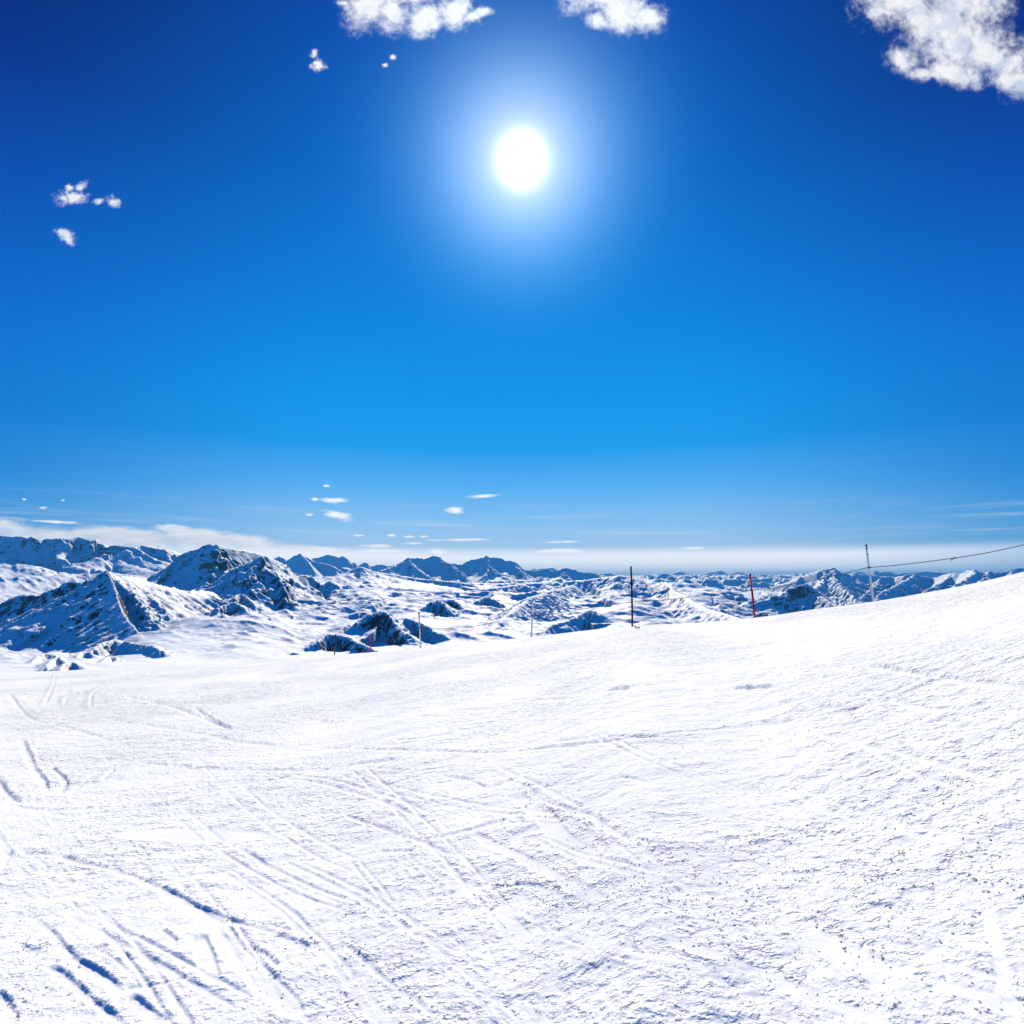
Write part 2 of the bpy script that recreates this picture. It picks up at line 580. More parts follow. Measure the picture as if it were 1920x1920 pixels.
TRACK_LINES = []
fx_, fy_, fdr = GX[front], GY[front], dr[front]
f_dz, f_calm, f_lump = np.zeros_like(fx_), np.ones_like(fx_), np.zeros_like(fx_)


def track(pts, w=0.10, depth=0.02, far=0.015, near=0.0, bw=0.035, smooth=0.9, clods=0.0, n=7, world=False):
    """a ski track pressed into the snow: flat floor, raised edges, floor wiped smooth"""
    if world:
        c = np.asarray(pts, float)
    else:
        c = catmull(pts, n)
        X, Y = on_piste(c[:, 0], c[:, 1])
        c = np.stack([X, Y], 1)
    rmid = math.hypot(*c[len(c) // 2])
    if rmid < 7:
        bw *= .65
    if rmid < 5.5:
        q_ = min(1, .35 + .65 * max(rmid - 2.2, 0) / 3.3)
        w, depth, far, near = w * .75, depth * .75 * q_, far * .62 * q_, near * .6 * q_
    far, near, depth = far * KT[0], near * KT[0], depth * (KT[0] ** .5)
    pad = w + 4 * bw
    sel = np.nonzero((fx_ > c[:, 0].min() - pad) & (fx_ < c[:, 0].max() + pad) & (fy_ > c[:, 1].min() - pad) & (fy_ < c[:, 1].max() + pad))[0]
    if not len(sel): return
    x, y = fx_[sel], fy_[sel]
    seg = np.diff(c, axis=0)
    L = np.hypot(seg[:, 0], seg[:, 1]) + 1e-9
    cum = np.concatenate([[0], np.cumsum(L)])
    best = np.full(len(sel), 1e9)
    sd = np.zeros(len(sel))
    al = np.zeros(len(sel))
    out = 0.0
    for i in range(len(seg)):
        d = seg[i] / L[i]
        nx, ny = -d[1], d[0]
        mid = (c[i] + c[i + 1]) / 2
        out += (nx * mid[0] + ny * mid[1]) * L[i]
        rx, ry = x - c[i, 0], y - c[i, 1]
        t = np.clip(rx * d[0] + ry * d[1], 0, L[i])
        ex, ey = rx - t * d[0], ry - t * d[1]
        dd = np.hypot(ex, ey)
        k = dd < best
        best[k] = dd[k]
        sd[k] = np.where(rx * nx + ry * ny >= 0, dd, -dd)[k]
        al[k] = (cum[i] + t)[k]
    s = sd if out > 0 else -sd
    k = best < pad
    sel, s, al, x, y = sel[k], s[k], al[k], x[k], y[k]
    T = cum[-1]
    endf = smooth01(np.minimum(al, T - al) / max(0.12 * T, 1e-3))
    wob_ = 1 + 0.35 * perlin(al / (w * 4 + .1), al * 0, 3)
    ww = w * (0.35 + 0.65 * endf) * wob_
    ragged = fbm(x * 14, y * 14, 2, 5)
    inside = smooth01((ww / 2 - np.abs(s) + 0.008) / 0.016 + 0.0)
    f_dz[sel] += -0.42 * depth * inside * endf
    cl = np.clip(0.75 + 0.9 * ragged, 0.1, 2)
    if far:
        f_dz[sel] += 0.15 * far * endf * cl * np.exp(-((s - ww / 2 - 0.6 * bw) / bw) ** 2)
        f_lump[sel] += (far / 0.02) * 0.9 * endf * np.exp(-((s - ww / 2 - bw) / (1.5 * bw)) ** 2)
    if near:
        f_dz[sel] += 0.15 * near * endf * cl * np.exp(-((s + ww / 2 + 0.6 * bw) / bw) ** 2)
        f_lump[sel] += (near / 0.02) * 0.9 * endf * np.exp(-((s + ww / 2 + bw) / (1.5 * bw)) ** 2)
    f_calm[sel] *= 1 - smooth * inside * np.minimum(endf * 2, 1)
    if clods:
        TRACK_LINES.append((c, w, bw, far >= near, clods, out > 0))


T = track
KT = [1.9]
# --- lower left
T([(88, 1600), (150, 1617), (210, 1628), (283, 1658), (363, 1700), (427, 1730), (493, 1750)], w=.07, depth=.022, far=.030, bw=.022, clods=1.2)
T([(512, 1757), (545, 1768), (582, 1783)], w=.06, depth=.02, far=.045, bw=.03, clods=1.5)
T([(290, 1663), (355, 1703), (417, 1747), (467, 1813), (533, 1877), (575, 1925)], w=.12, depth=.012, far=.006, bw=.03, smooth=1)
T([(43, 1700), (100, 1753), (133, 1800), (187, 1833), (232, 1866)], w=.06, depth=.024, far=.028, bw=.018, clods=.5)
T([(243, 1873), (270, 1895), (310, 1922)], w=.06, depth=.03, far=.035, bw=.02)
T([(83, 1813), (110, 1827), (140, 1850), (173, 1880), (230, 1923)], w=.05, depth=.024, far=.03, bw=.018, clods=.5)
T([(458, 1775), (500, 1797), (523, 1820)], w=.03, depth=.01, far=.045, bw=.03, clods=1.5)
T([(170, 1790), (210, 1775), (250, 1753)], w=.03, depth=.012, far=.014, bw=.015)
T([(230, 1858), (283, 1853), (330, 1842), (372, 1828)], w=.03, depth=.012, far=.016, bw=.014)
T([(303, 1747), (318, 1760), (332, 1772)], w=.03, depth=.012, far=.02, bw=.016)
T([(107, 1747), (170, 1708), (243, 1672)], w=.15, depth=.006, far=.0, bw=.03, smooth=1)
T([(213, 1563), (300, 1563), (367, 1565), (430, 1565), (500, 1570)], w=.22, depth=.008, far=.004, smooth=1)
T([(-12, 1860), (4, 1885), (24, 1922)], w=.08, depth=.03, far=.05, bw=.03, clods=1.5)
T([(243, 1612), (262, 1628), (282, 1655)], w=.03, depth=.006, far=.02, bw=.02, clods=.8)
T([(255, 1580), (275, 1600), (290, 1610)], w=.03, depth=.004, far=.03, bw=.03, clods=1)
T([(30, 1770), (55, 1782), (78, 1790)], w=.04, depth=.01, far=.04, bw=.04, clods=2)
T([(370, 1760), (385, 1800), (400, 1850)], w=.10, depth=.006, far=.0, smooth=1)
T([(400, 1750), (440, 1800), (500, 1860), (560, 1912)], w=.10, depth=.005, far=.012, bw=.03, smooth=.9)
T([(15, 1585), (5, 1610), (-4, 1635)], w=.08, depth=.01, far=.008, smooth=1)
# --- centre
T([(645, 1770), (707, 1823), (773, 1870), (835, 1920)], w=.035, depth=.022, far=.028, bw=.022, clods=1.4)
T([(795, 1681), (825, 1678), (856, 1675)], w=.05, depth=.018, far=.05, bw=.025, clods=.6)
T([(915, 1671), (950, 1664), (990, 1661), (1022, 1668), (1042, 1675)], w=.04, depth=.01, far=.060, bw=.035, clods=2.5)
T([(1040, 1675), (1058, 1693), (1058, 1715), (1064, 1737)], w=.03, depth=.004, far=.02, near=.03, bw=.04, clods=2)
T([(882, 1684), (905, 1690), (925, 1703)], w=.02, depth=.0, far=.04, bw=.05, clods=2.5)
T([(917, 1675), (938, 1707), (966, 1735), (1000, 1766)], w=.085, depth=.014, far=.012, bw=.02, smooth=1)
T([(965, 1492), (1000, 1515), (1028, 1540), (1052, 1572), (1085, 1592), (1130, 1602)], w=.17, depth=.012, far=.014, bw=.04, smooth=1, clods=.4)
T([(988, 1470), (1000, 1492), (1040, 1512), (1100, 1528), (1132, 1550), (1175, 1570), (1230, 1582), (1290, 1590)], w=.06, depth=.016, near=.03, far=.01, bw=.045, smooth=1, clods=1.6)
T([(640, 1530), (690, 1547), (740, 1563), (800, 1585), (857, 1612)], w=.04, depth=.008, far=.024, bw=.03, clods=1.2)
T([(880, 1563), (940, 1593), (1000, 1620), (1073, 1660), (1133, 1690)], w=.10, depth=.01, far=.012, near=.008, bw=.03, smooth=1, clods=.8)
T([(800, 1577), (870, 1563), (920, 1548), (960, 1538)], w=.07, depth=.008, far=.01, bw=.03, smooth=1)
T([(765, 1753), (800, 1757), (842, 1777), (880, 1781), (915, 1776)], w=.02, depth=.014, far=.018, bw=.016, n=5)
T([(790, 1775), (820, 1787)], w=.02, depth=.012, far=.014, bw=.014)
T([(797, 1813), (835, 1806), (873, 1809), (917, 1814)], w=.02, depth=.012, far=.018, bw=.016)
T([(833, 1842), (860, 1846), (872, 1858), (905, 1862), (940, 1878)], w=.02, depth=.012, far=.026, bw=.02, clods=.6)
T([(880, 1905), (910, 1900), (945, 1915)], w=.02, depth=.012, far=.026, bw=.02)
T([(973, 1872), (1005, 1897), (1040, 1922)], w=.03, depth=.014, far=.03, bw=.02, clods=.5)
T([(710, 1600), (760, 1598), (785, 1601)], w=.03, depth=.006, far=.02, bw=.02, clods=.5)
T([(640, 1720), (700, 1712), (770, 1713), (800, 1718)], w=.02, depth=.004, far=.018, bw=.02, clods=1)
T([(1000, 1500), (985, 1530), (1000, 1545)], w=.02, depth=.0, far=.03, bw=.03, clods=1)
# --- lower right
T([(1227, 1740), (1280, 1763), (1380, 1803), (1513, 1860), (1600, 1892), (1690, 1925)], w=.075, depth=.020, far=.014, near=.010, bw=.03, smooth=1, clods=.6)
T([(1513, 1723), (1553, 1753), (1640, 1790), (1713, 1817)], w=.03, depth=.01, far=.03, bw=.03, clods=1.5)
T([(1500, 1742), (1560, 1780), (1640, 1815), (1720, 1845)], w=.14, depth=.006, far=.0, smooth=1)
T([(1757, 1800), (1820, 1817), (1880, 1833)], w=.04, depth=.012, far=.014, bw=.02)
T([(1740, 1833), (1815, 1858), (1887, 1883), (1930, 1898)], w=.07, depth=.012, far=.014, bw=.02, smooth=1)
T([(1853, 1680), (1858, 1720), (1866, 1770), (1880, 1830), (1892, 1895)], w=.055, depth=.012, far=.012, bw=.02, smooth=1)
T([(1453, 1641), (1513, 1637), (1570, 1631), (1627, 1620)], w=.03, depth=.01, far=.035, bw=.03, clods=1.3)
T([(1640, 1611), (1680, 1608), (1700, 1606)], w=.03, depth=.004, far=.055, bw=.05, clods=3)
T([(1757, 1652), (1800, 1657), (1847, 1660), (1925, 1667)], w=.05, depth=.016, far=.045, bw=.035, clods=1.6)
T([(1363, 1593), (1440, 1582), (1513, 1573), (1590, 1563), (1663, 1555), (1747, 1517), (1830, 1465)], w=.05, depth=.004, far=.032, bw=.06, clods=1.6)
T([(1433, 1743), (1473, 1773), (1530, 1805), (1580, 1833)], w=.03, depth=.012, far=.010, bw=.02)
T([(1305, 1865), (1340, 1868), (1420, 1872)], w=.025, depth=.012, far=.012, bw=.014)
T([(1315, 1808), (1340, 1805), (1365, 1810)], w=.02, depth=.006, far=.03, bw=.025, clods=.8)
T([(1600, 1670), (1650, 1655), (1700, 1640)], w=.02, depth=.004, far=.02, bw=.04, clods=2)
T([(1335, 1575), (1390, 1572), (1450, 1565)], w=.03, depth=.008, far=.02, bw=.02, clods=.5)
T([(1390, 1475), (1450, 1480), (1500, 1478)], w=.03, depth=.004, far=.03, bw=.04, clods=1)
T([(1650, 1310), (1740, 1328), (1820, 1331)], w=.06, depth=.02, far=.012, bw=.04)
T([(1510, 1370), (1600, 1392), (1710, 1420), (1800, 1445), (1915, 1477)], w=.06, depth=.014, far=.018, bw=.05)
T([(1600, 1390), (1700, 1445), (1800, 1480)], w=.05, depth=.01, far=.01, bw=.05)
# --- middle distance
FARK = dict(w=.09, depth=.014, far=.022, bw=.05, smooth=.5)
T([(1925, 1190), (1810, 1232), (1735, 1270), (1660, 1305), (1560, 1345), (1440, 1357), (1300, 1372), (1210, 1385), (1080, 1402), (960, 1412), (800, 1411), (700, 1407), (540, 1402)], clods=.12, **FARK)
T([(1925, 1215), (1800, 1258), (1700, 1300), (1600, 1330), (1480, 1350), (1360, 1360)], clods=.1, **FARK)
T([(540, 1402), (450, 1392), (375, 1375), (275, 1360), (175, 1345)], w=.1, depth=.02, far=.04, bw=.07, clods=.5)
T([(362, 1326), (400, 1352), (440, 1368)], w=.1, depth=.03, far=.04, bw=.06)
T([(1375, 1291), (1410, 1291), (1450, 1289)], w=.1, depth=.05, far=.05, bw=.06)
T([(1140, 1291), (1180, 1290)], w=.1, depth=.05, far=.05, bw=.06)
T([(1610, 1250), (1760, 1270), (1915, 1291)], w=.1, depth=.03, far=.03, bw=.06)
T([(1150, 1385), (1215, 1385), (1245, 1387)], w=.06, depth=.01, far=.05, bw=.06, clods=.6)
T([(1500, 1335), (1545, 1327), (1570, 1328)], w=.06, depth=.01, far=.05, bw=.06, clods=.6)
T([(40, 1387), (58, 1430), (92, 1487)], w=.08, depth=.025, far=.03, bw=.03, smooth=.6)
T([(95, 1435), (122, 1466), (112, 1492)], w=.05, depth=.03, far=.03, bw=.03, smooth=.5)
T([(200, 1436), (165, 1460), (132, 1487)], w=.05, depth=.02, far=.02, bw=.03, smooth=.5)
T([(215, 1440), (190, 1465)], w=.05, depth=.02, far=.02, bw=.03, smooth=.5)
T([(15, 1300), (55, 1345), (110, 1360), (165, 1375), (225, 1395)], w=.07, depth=.02, far=.03, bw=.05, smooth=.5)
T([(20, 1513), (80, 1519), (150, 1518), (250, 1512), (360, 1505)], w=.05, depth=.01, far=.035, bw=.04, clods=1)
T([(-10, 1450), (12, 1490), (40, 1508)], w=.05, depth=.02, far=.03, bw=.04)
T([(230, 1425), (350, 1440), (500, 1445), (640, 1445)], w=.08, depth=.012, far=.04, bw=.07, clods=.6)
T([(410, 1475), (470, 1466), (525, 1461), (640, 1440), (760, 1425)], w=.06, depth=.012, far=.035, bw=.06, clods=.6)
T([(210, 1275), (180, 1292), (130, 1305), (120, 1325)], w=.07, depth=.03, far=.03, bw=.05, smooth=.4)
T([(215, 1275), (175, 1300), (170, 1330)], w=.07, depth=.03, far=.03, bw=.05, smooth=.4)
T([(105, 1262), (100, 1285), (80, 1330)], w=.07, depth=.03, far=.03, bw=.05, smooth=.4)
T([(230, 1305), (320, 1325), (420, 1360), (500, 1375)], w=.1, depth=.03, far=.03, bw=.06)
T([(560, 1345), (600, 1352), (640, 1355)], w=.1, depth=.01, far=.06, bw=.08, clods=.8)
T([(820, 1457), (880, 1466), (915, 1480), (960, 1465), (1020, 1440)], w=.04, depth=.01, far=.012, bw=.03)
T([(1160, 1458), (1200, 1463), (1220, 1466)], w=.04, depth=.012, far=.012, bw=.03)
T([(40, 1600), (95, 1602), (105, 1600)], w=.04, depth=.01, far=.02, bw=.03, clods=1)
KT[0] = .9
# long pairs of ski tracks, one ski beside the other, in wide curves
for i in range(17):
    left_ = i % 3 != 2
    u0, v0 = (random.uniform(-80, 700), random.uniform(1420, 1700)) if left_ else (random.uniform(500, 1500), random.uniform(1380, 1640))
    ang = random.gauss(.62, .16) if left_ else random.gauss(.45, .2)
    ang = min(max(ang, .25), .85)
    if i % 7 == 3: ang = -random.uniform(.12, .35)
    Lp = random.uniform(350, 800)
    bend = random.uniform(-.22, .22)
    gap = random.uniform(16, 34)
    dp = random.uniform(.5, 1.1)
    for kx in (0, 1):
        pts_ = []
        for q in range(6):
            t_ = q / 5
            a_ = ang + bend * (t_ - .5) * 2
            pts_.append((u0 + Lp * t_ * math.cos(a_) + kx * gap * (.7 + .5 * t_), v0 + Lp * t_ * math.sin(a_) - kx * gap * .35 * (.7 + .5 * t_)))
        T(pts_, w=random.uniform(.022, .045), depth=.014 * dp, far=.016 * dp, near=.004, bw=.014, smooth=.85, n=4, clods=.08)
# shallow skid lines all over the slope; farther ones follow the run of the piste
for i in range(620):
    v0 = 1160 + 760 * random.random() ** 1.15
    u0 = random.uniform(-60, 1980)
    sk = float(pchip(SKY_U, SKY_V, np.array([min(max(u0, -140), 2050)]))[0])
    if v0 < sk + 8: v0 = sk + 8 + random.random() * 180
    near_ = min(max((v0 - 1420) / 350, 0), 1)
    slope = float(pchip(SKY_U, SKY_V, np.array([min(u0 + 60, 2050)]))[0]) - sk
    ang_far = math.atan2(slope * min(1, 220 / max(v0 - sk, 1)) , 60) + random.gauss(0, .05)
    ang_near = random.choice([random.gauss(.62, .18), random.gauss(.15, .25), random.gauss(-.3, .2)])
    ang = ang_far if random.random() > near_ else ang_near
    Lp = random.uniform(50, 260) * (1 - .35 * near_)
    c1 = random.uniform(-.12, .12)
    pts_ = [(u0, v0), (u0 + Lp * .5 * math.cos(ang), v0 + Lp * .5 * math.sin(ang) + c1 * Lp * .3), (u0 + Lp * math.cos(ang), v0 + Lp * math.sin(ang))]
    if any(p[1] < float(pchip(SKY_U, SKY_V, np.array([min(max(p[0], -140), 2050)]))[0]) + 5 for p in pts_): continue
    X_, Y_ = on_piste(np.array([v[0] for v in pts_]), np.array([v[1] for v in pts_]))
    rr = math.hypot(X_[1], Y_[1])
    sc_ = min(max(rr / 5, .6), 4)
    T(pts_, w=.028 * sc_ * random.uniform(.6, 1.8), depth=.006 * sc_ * random.uniform(.4, 1.3), far=.006 * sc_ * random.uniform(.2, 1.7), bw=.016 * sc_, smooth=.5, n=3,
      clods=random.choice([0, 0, .25, .5]))

dz_[front], calm[front], lump[front] = f_dz, f_calm, f_lump

# churned zones and small relief the mesh can carry
def band(x, lam, drow):
    """fade a wavelength out where the rows are too far apart for it"""
    return smooth01((lam / np.maximum(drow, 1e-4) - 1.6) / 2.0)


zone = smooth01(0.5 + 0.9 * fbm(GX * .35, GY * .28, 3, 21))
zone = 0.16 + 0.84 * zone
flow = 0.18
cx_, sx_ = math.cos(flow), math.sin(flow)
AX = GX * cx_ + GY * sx_
AY = -GX * sx_ + GY * cx_
rel = 0.030 * fbm(GX * .22, GY * .22, 3, 31)
rel += 0.0045 * fbm(AX * 1.6, AY * 7.0, 2, 41) * band(0, .14, dr)
rel += 0.011 * fbm(AX * .5, AY * 2.2, 2, 43) * band(0, .45, dr)
small = 0.0052 * fbm(GX * 11, GY * 14, 2, 51) * band(0, .07, dr)
small += 0.0042 * np.maximum(fbm(GX * 26, GY * 26, 2, 61), -.15) * band(0, .035, dr)
small += 0.014 * np.maximum(fbm(AX * 2.0, AY * 3.4, 3, 71) - .25, 0) * band(0, .25, dr)
cl_h = 0.0045 * np.maximum(fbm(GX * 20, GY * 20, 2, 81), 0) * np.clip(lump, 0, 3) * band(0, .05, dr)
fade_in = smooth01((GR - 1.2) / .6) * smooth01((90 - GR) / 40)
total = (rel * (0.6 + 0.4 * calm) + small * zone * calm + cl_h + dz_) * fade_in
# nothing may stand above the traced crest by more than a hand
GZ2 = GZ + total
rough_attr = np.clip(calm * (0.42 + 0.85 * zone) + 0.5 * np.clip(lump, 0, 1), 0, 1.6) * (1 + 1.15 * smooth01((GR - 3) / 13))
piste_obj = grid_obj('snow_slope', GX, GY, GZ2, M_GROUND, {'rough': rough_attr}, wrap=True)
tag(piste_obj, kind='structure')


def ground_z(x, y):
    return piste(np.arctan2(x, y), np.hypot(x, y))


# ------------------------------------------------------------------ crumbs of snow (one uncountable mass)
rs = np.random.RandomState(3)
cpts, csz = [], []
N0 = 26000
uu = rs.uniform(-60, 1980, N0)
vv = 1300 + 640 * rs.rand(N0) ** 0.8
px_, py_ = on_piste(uu, vv)
dens = smooth01(0.45 + 1.3 * fbm(px_ * .55, py_ * .5, 3, 91)) * (0.25 + 0.75 * smooth01((uu - 500) / 700))
keep = rs.rand(N0) < 0.02 + 0.08 * dens
px_, py_ = px_[keep], py_[keep]
rr_ = np.hypot(px_, py_)
cpts.append(np.stack([px_, py_], 1))
csz.append(0.0022 + 0.0042 * rs.rand(len(px_)) ** 2.5 + 0.0006 * rr_ * rs.rand(len(px_)) ** 2)
# the churned patch right of centre
for (cu, cv, su, sv, nn, big_) in [(1130, 1640, 90, 45, 1500, 1.2), (1230, 1600, 130, 30, 900, 1.0), (1330, 1690, 110, 45, 1300, 1.3), (1640, 1650, 160, 45, 1100, 1.1),
                                 (1850, 1600, 80, 60, 800, 1.1), (1180, 1570, 90, 20, 500, .9), (1560, 1730, 110, 25, 300, 1.3), (1000, 1560, 50, 40, 350, 1.0),
                                 (60, 1800, 60, 50, 700, 1.2), (150, 1640, 130, 60, 700, .9), (560, 1850, 60, 50, 450, 1.2), (900, 1620, 120, 40, 350, 1.1),
                                 (1450, 1820, 140, 50, 600, 1.0), (1500, 1380, 200, 25, 700, 1.3), (1150, 1385, 160, 14, 500, 1.4), (760, 1540, 160, 60, 600, .8), (1700, 1830, 160, 60, 500, 1.0)]:
    nn = int(nn * .22)
    a = cu + su * rs.randn(nn)
    b = cv + sv * rs.randn(nn)
    ok = b > 1300
    x_, y_ = on_piste(a[ok], b[ok])
    r__ = np.hypot(x_, y_)
    cpts.append(np.stack([x_, y_], 1))
    csz.append(big_ * (0.003 + 0.0085 * rs.rand(len(x_)) ** 2.6) * (1 + r__ / 14))
for (c, w, bw, farside, amount, flip) in TRACK_LINES:
    seg = np.diff(c, axis=0)
    L = np.hypot(seg[:, 0], seg[:, 1])
    T_ = L.sum()
    mid = c[len(c) // 2]
    rm = math.hypot(*mid)
    nn = int(min(900, amount * T_ * 130 / (1 + rm / 3)))
    if nn < 3 or T_ <= 0: continue
    i = rs.choice(len(seg), nn, p=L / T_)
    t = rs.rand(nn)
    nrm = np.stack([-seg[i, 1], seg[i, 0]], 1) / (L[i] + 1e-9)[:, None]
    if not flip: nrm = -nrm
    off = (w / 2 + bw * 0.8 + bw * 1.5 * rs.randn(nn)) * (1 if farside else -1)
    p = c[i] + seg[i] * t[:, None] + nrm * off[:, None]
    cpts.append(p)
    csz.append((0.004 + 0.009 * rs.rand(nn) ** 2.2) * (1 + rm / 12) * min(1.3, .6 + .4 * amount))
cp = np.concatenate(cpts)
cs = np.concatenate(csz)
# height of the finished slope under each crumb, read back from the grid
pa = np.arctan2(cp[:, 0], cp[:, 1])
pr = np.hypot(cp[:, 0], cp[:, 1])
okk = (np.abs(pa) < HALF - .01) & (pr > 1.8) & (pr < 1.0 * crest_r(pa))
cp, cs, pa, pr = cp[okk], cs[okk], pa[okk], pr[okk]
ci = np.clip(((pa + HALF) / (2 * HALF) * (NPH - 1)).round().astype(int), 0, NPH - 1)
q1c = 1 / (1.12 * rcs[ci])
ri = np.clip((((1 / pr) - q0) / (q1c - q0) * (NR - 1)).round().astype(int), 0, NR - 1) + 14
cz = GZ2[ri, ci]
nc_ = len(cp)
me = bpy.data.meshes.new('snow_crumbs')
me.vertices.add(nc_)
me.vertices.foreach_set('co', np.stack([cp[:, 0], cp[:, 1], cz + cs * 0.03], -1).astype(np.float32).reshape(-1))
a_ = me.attributes.new('size', 'FLOAT', 'POINT')
a_.data.foreach_set('value', np.minimum(cs * (0.27 + 0.16 * rs.rand(len(cs)) ** 3), 0.0042 + .0006 * pr).astype(np.float32))
crumbs = bpy.data.objects.new('snow_crumbs', me)
col.objects.link(crumbs)
tag(crumbs, kind='stuff')
ng = bpy.data.node_groups.new('scatter_crumbs', 'GeometryNodeTree')
ng.interface.new_socket('Geometry', in_out='INPUT', socket_type='NodeSocketGeometry')
ng.interface.new_socket('Geometry', in_out='OUTPUT', socket_type='NodeSocketGeometry')
N = ng.nodes
gi, go = N.new('NodeGroupInput'), N.new('NodeGroupOutput')
ico = N.new('GeometryNodeMeshIcoSphere')
ico.inputs['Radius'].default_value = 1.0
ico.inputs['Subdivisions'].default_value = 2
sp = N.new('GeometryNodeSetPosition')
nt_ = N.new('ShaderNodeTexNoise')
nt_.inputs['Scale'].default_value = 1.3
nt_.inputs['Detail'].default_value = 2.0
vs = N.new('ShaderNodeVectorMath'); vs.operation = 'SUBTRACT'; vs.inputs[1].default_value = (.5, .5, .5)
vsc = N.new('ShaderNodeVectorMath'); vsc.operation = 'SCALE'; vsc.inputs['Scale'].default_value = 1.5
ss = N.new('GeometryNodeSetShadeSmooth')
sm_ = N.new('GeometryNodeSetMaterial')
iop = N.new('GeometryNodeInstanceOnPoints')
rv = N.new('FunctionNodeRandomValue'); rv.data_type = 'FLOAT_VECTOR'; rv.inputs[1].default_value = (.35, .35, 6.28)
rv2 = N.new('FunctionNodeRandomValue'); rv2.data_type = 'FLOAT_VECTOR'; rv2.inputs[0].default_value = (.8, .7, .3); rv2.inputs[1].default_value = (1.7, 1.3, .6)
rv2.inputs['Seed'].default_value = 7
na = N.new('GeometryNodeInputNamedAttribute'); na.data_type = 'FLOAT'; na.inputs[0].default_value = 'size'
vml = N.new('ShaderNodeVectorMath'); vml.operation = 'SCALE'
Lk = ng.links.new
Lk(nt_.outputs['Color'], vs.inputs[0]); Lk(vs.outputs[0], vsc.inputs[0])
Lk(ico.outputs['Mesh'], sp.inputs['Geometry']); Lk(vsc.outputs[0], sp.inputs['Offset'])
Lk(sp.outputs[0], ss.inputs['Geometry']); Lk(ss.outputs[0], sm_.inputs['Geometry'])
Lk(gi.outputs[0], iop.inputs['Points']); Lk(sm_.outputs[0], iop.inputs['Instance'])
Lk(rv.outputs[0], iop.inputs['Rotation']); Lk(rv2.outputs[0], vml.inputs[0]); Lk(na.outputs[0], vml.inputs['Scale'])
Lk(vml.outputs[0], iop.inputs['Scale']); Lk(iop.outputs[0], go.inputs[0])
M_CRUMB = simple_mat('crumb_snow', (0.88, 0.90, 0.93), 0.65, 0.03, 20.0, 0.2)
for nd in M_CRUMB.node_tree.nodes:
    if nd.type == 'BSDF_PRINCIPLED':
        nd.inputs['Subsurface Weight'].default_value = 1.0
        nd.inputs['Subsurface Radius'].default_value = (1.0, 1.0, 1.0)
        nd.inputs['Subsurface Scale'].default_value = 0.05
sm_.inputs['Material'].default_value = M_CRUMB
me.materials.append(M_CRUMB)
md = crumbs.modifiers.new('scatter', 'NODES')
md.node_group = ng

# ------------------------------------------------------------------ mountains
KM = 1000.0
# rows of the open ground at a given distance, for a few columns
TR = np.array([.25, .6, 1.2, 1.8, 2.5, 3.2, 4.0, 5.0, 6.2, 8.0, 11, 15, 22, 32, 48]) * KM
TU = np.array([-250, 0, 200, 350, 480, 620, 800, 980, 1150, 1300, 1420, 1540, 1700, 1920, 2200], float)
TV = np.array([
    #.25   .6   1.2   1.8   2.5   3.2   4.0   5.0   6.2    8    11    15    22    32   48
    [1500, 1330, 1262, 1240, 1215, 1185, 1150, 1110, 1062, 1060, 1075, 1080, 1083, 1084, 1084],
    [1500, 1330, 1262, 1240, 1215, 1185, 1150, 1110, 1062, 1060, 1075, 1080, 1083, 1084, 1084],
    [1500, 1330, 1255, 1228, 1206, 1180, 1150, 1112, 1075, 1065, 1075, 1080, 1083, 1084, 1084],
    [1500, 1330, 1250, 1215, 1178, 1145, 1125, 1108, 1090, 1080, 1080, 1080, 1083, 1084, 1084],
    [1500, 1330, 1250, 1210, 1165, 1135, 1118, 1108, 1100, 1094, 1090, 1087, 1085, 1084, 1084],
    [1500, 1330, 1246, 1210, 1170, 1136, 1112, 1105, 1104, 1098, 1092, 1088, 1085, 1084, 1084],
    [1500, 1330, 1240, 1205, 1165, 1130, 1110, 1104, 1106, 1103, 1094, 1089, 1085, 1084, 1084],
    [1500, 1330, 1240, 1202, 1172, 1140, 1115, 1104, 1106, 1104, 1094, 1089, 1085, 1084, 1084],
    [1500, 1330, 1235, 1195, 1160, 1128, 1108, 1098, 1098, 1096, 1092, 1088, 1086, 1084, 1084],
    [1500, 1340, 1250, 1205, 1170, 1150, 1135, 1122, 1112, 1104, 1096, 1090, 1087, 1084, 1084],
    [1500, 1340, 1260, 1230, 1205, 1185, 1162, 1140, 1122, 1108, 1098, 1091, 1087, 1084, 1084],
    [1500, 1350, 1270, 1250, 1230, 1215, 1200, 1180, 1150, 1125, 1106, 1094, 1088, 1085, 1084],
    [1500, 1350, 1270, 1250, 1230, 1215, 1200, 1180, 1155, 1128, 1106, 1094, 1088, 1085, 1084],
    [1500, 1350, 1270, 1250, 1230, 1215, 1200, 1170, 1140, 1115, 1100, 1092, 1088, 1085, 1084],
    [1500, 1350, 1270, 1250, 1230, 1215, 1200, 1170, 1140, 1115, 1100, 1092, 1088, 1085, 1084]], float)


def base_v(u, R):
    lr = np.log(R)
    LR = np.log(TR)
    i = np.clip(np.searchsorted(TU, u) - 1, 0, len(TU) - 2)
    j = np.clip(np.searchsorted(LR, lr) - 1, 0, len(TR) - 2)
    a = smooth01((u - TU[i]) / (TU[i + 1] - TU[i]))
    b = np.clip((lr - LR[j]) / (LR[j + 1] - LR[j]), 0, 1)
    return (TV[i, j] * (1 - a) * (1 - b) + TV[i + 1, j] * a * (1 - b) + TV[i, j + 1] * (1 - a) * b + TV[i + 1, j + 1] * a * b)


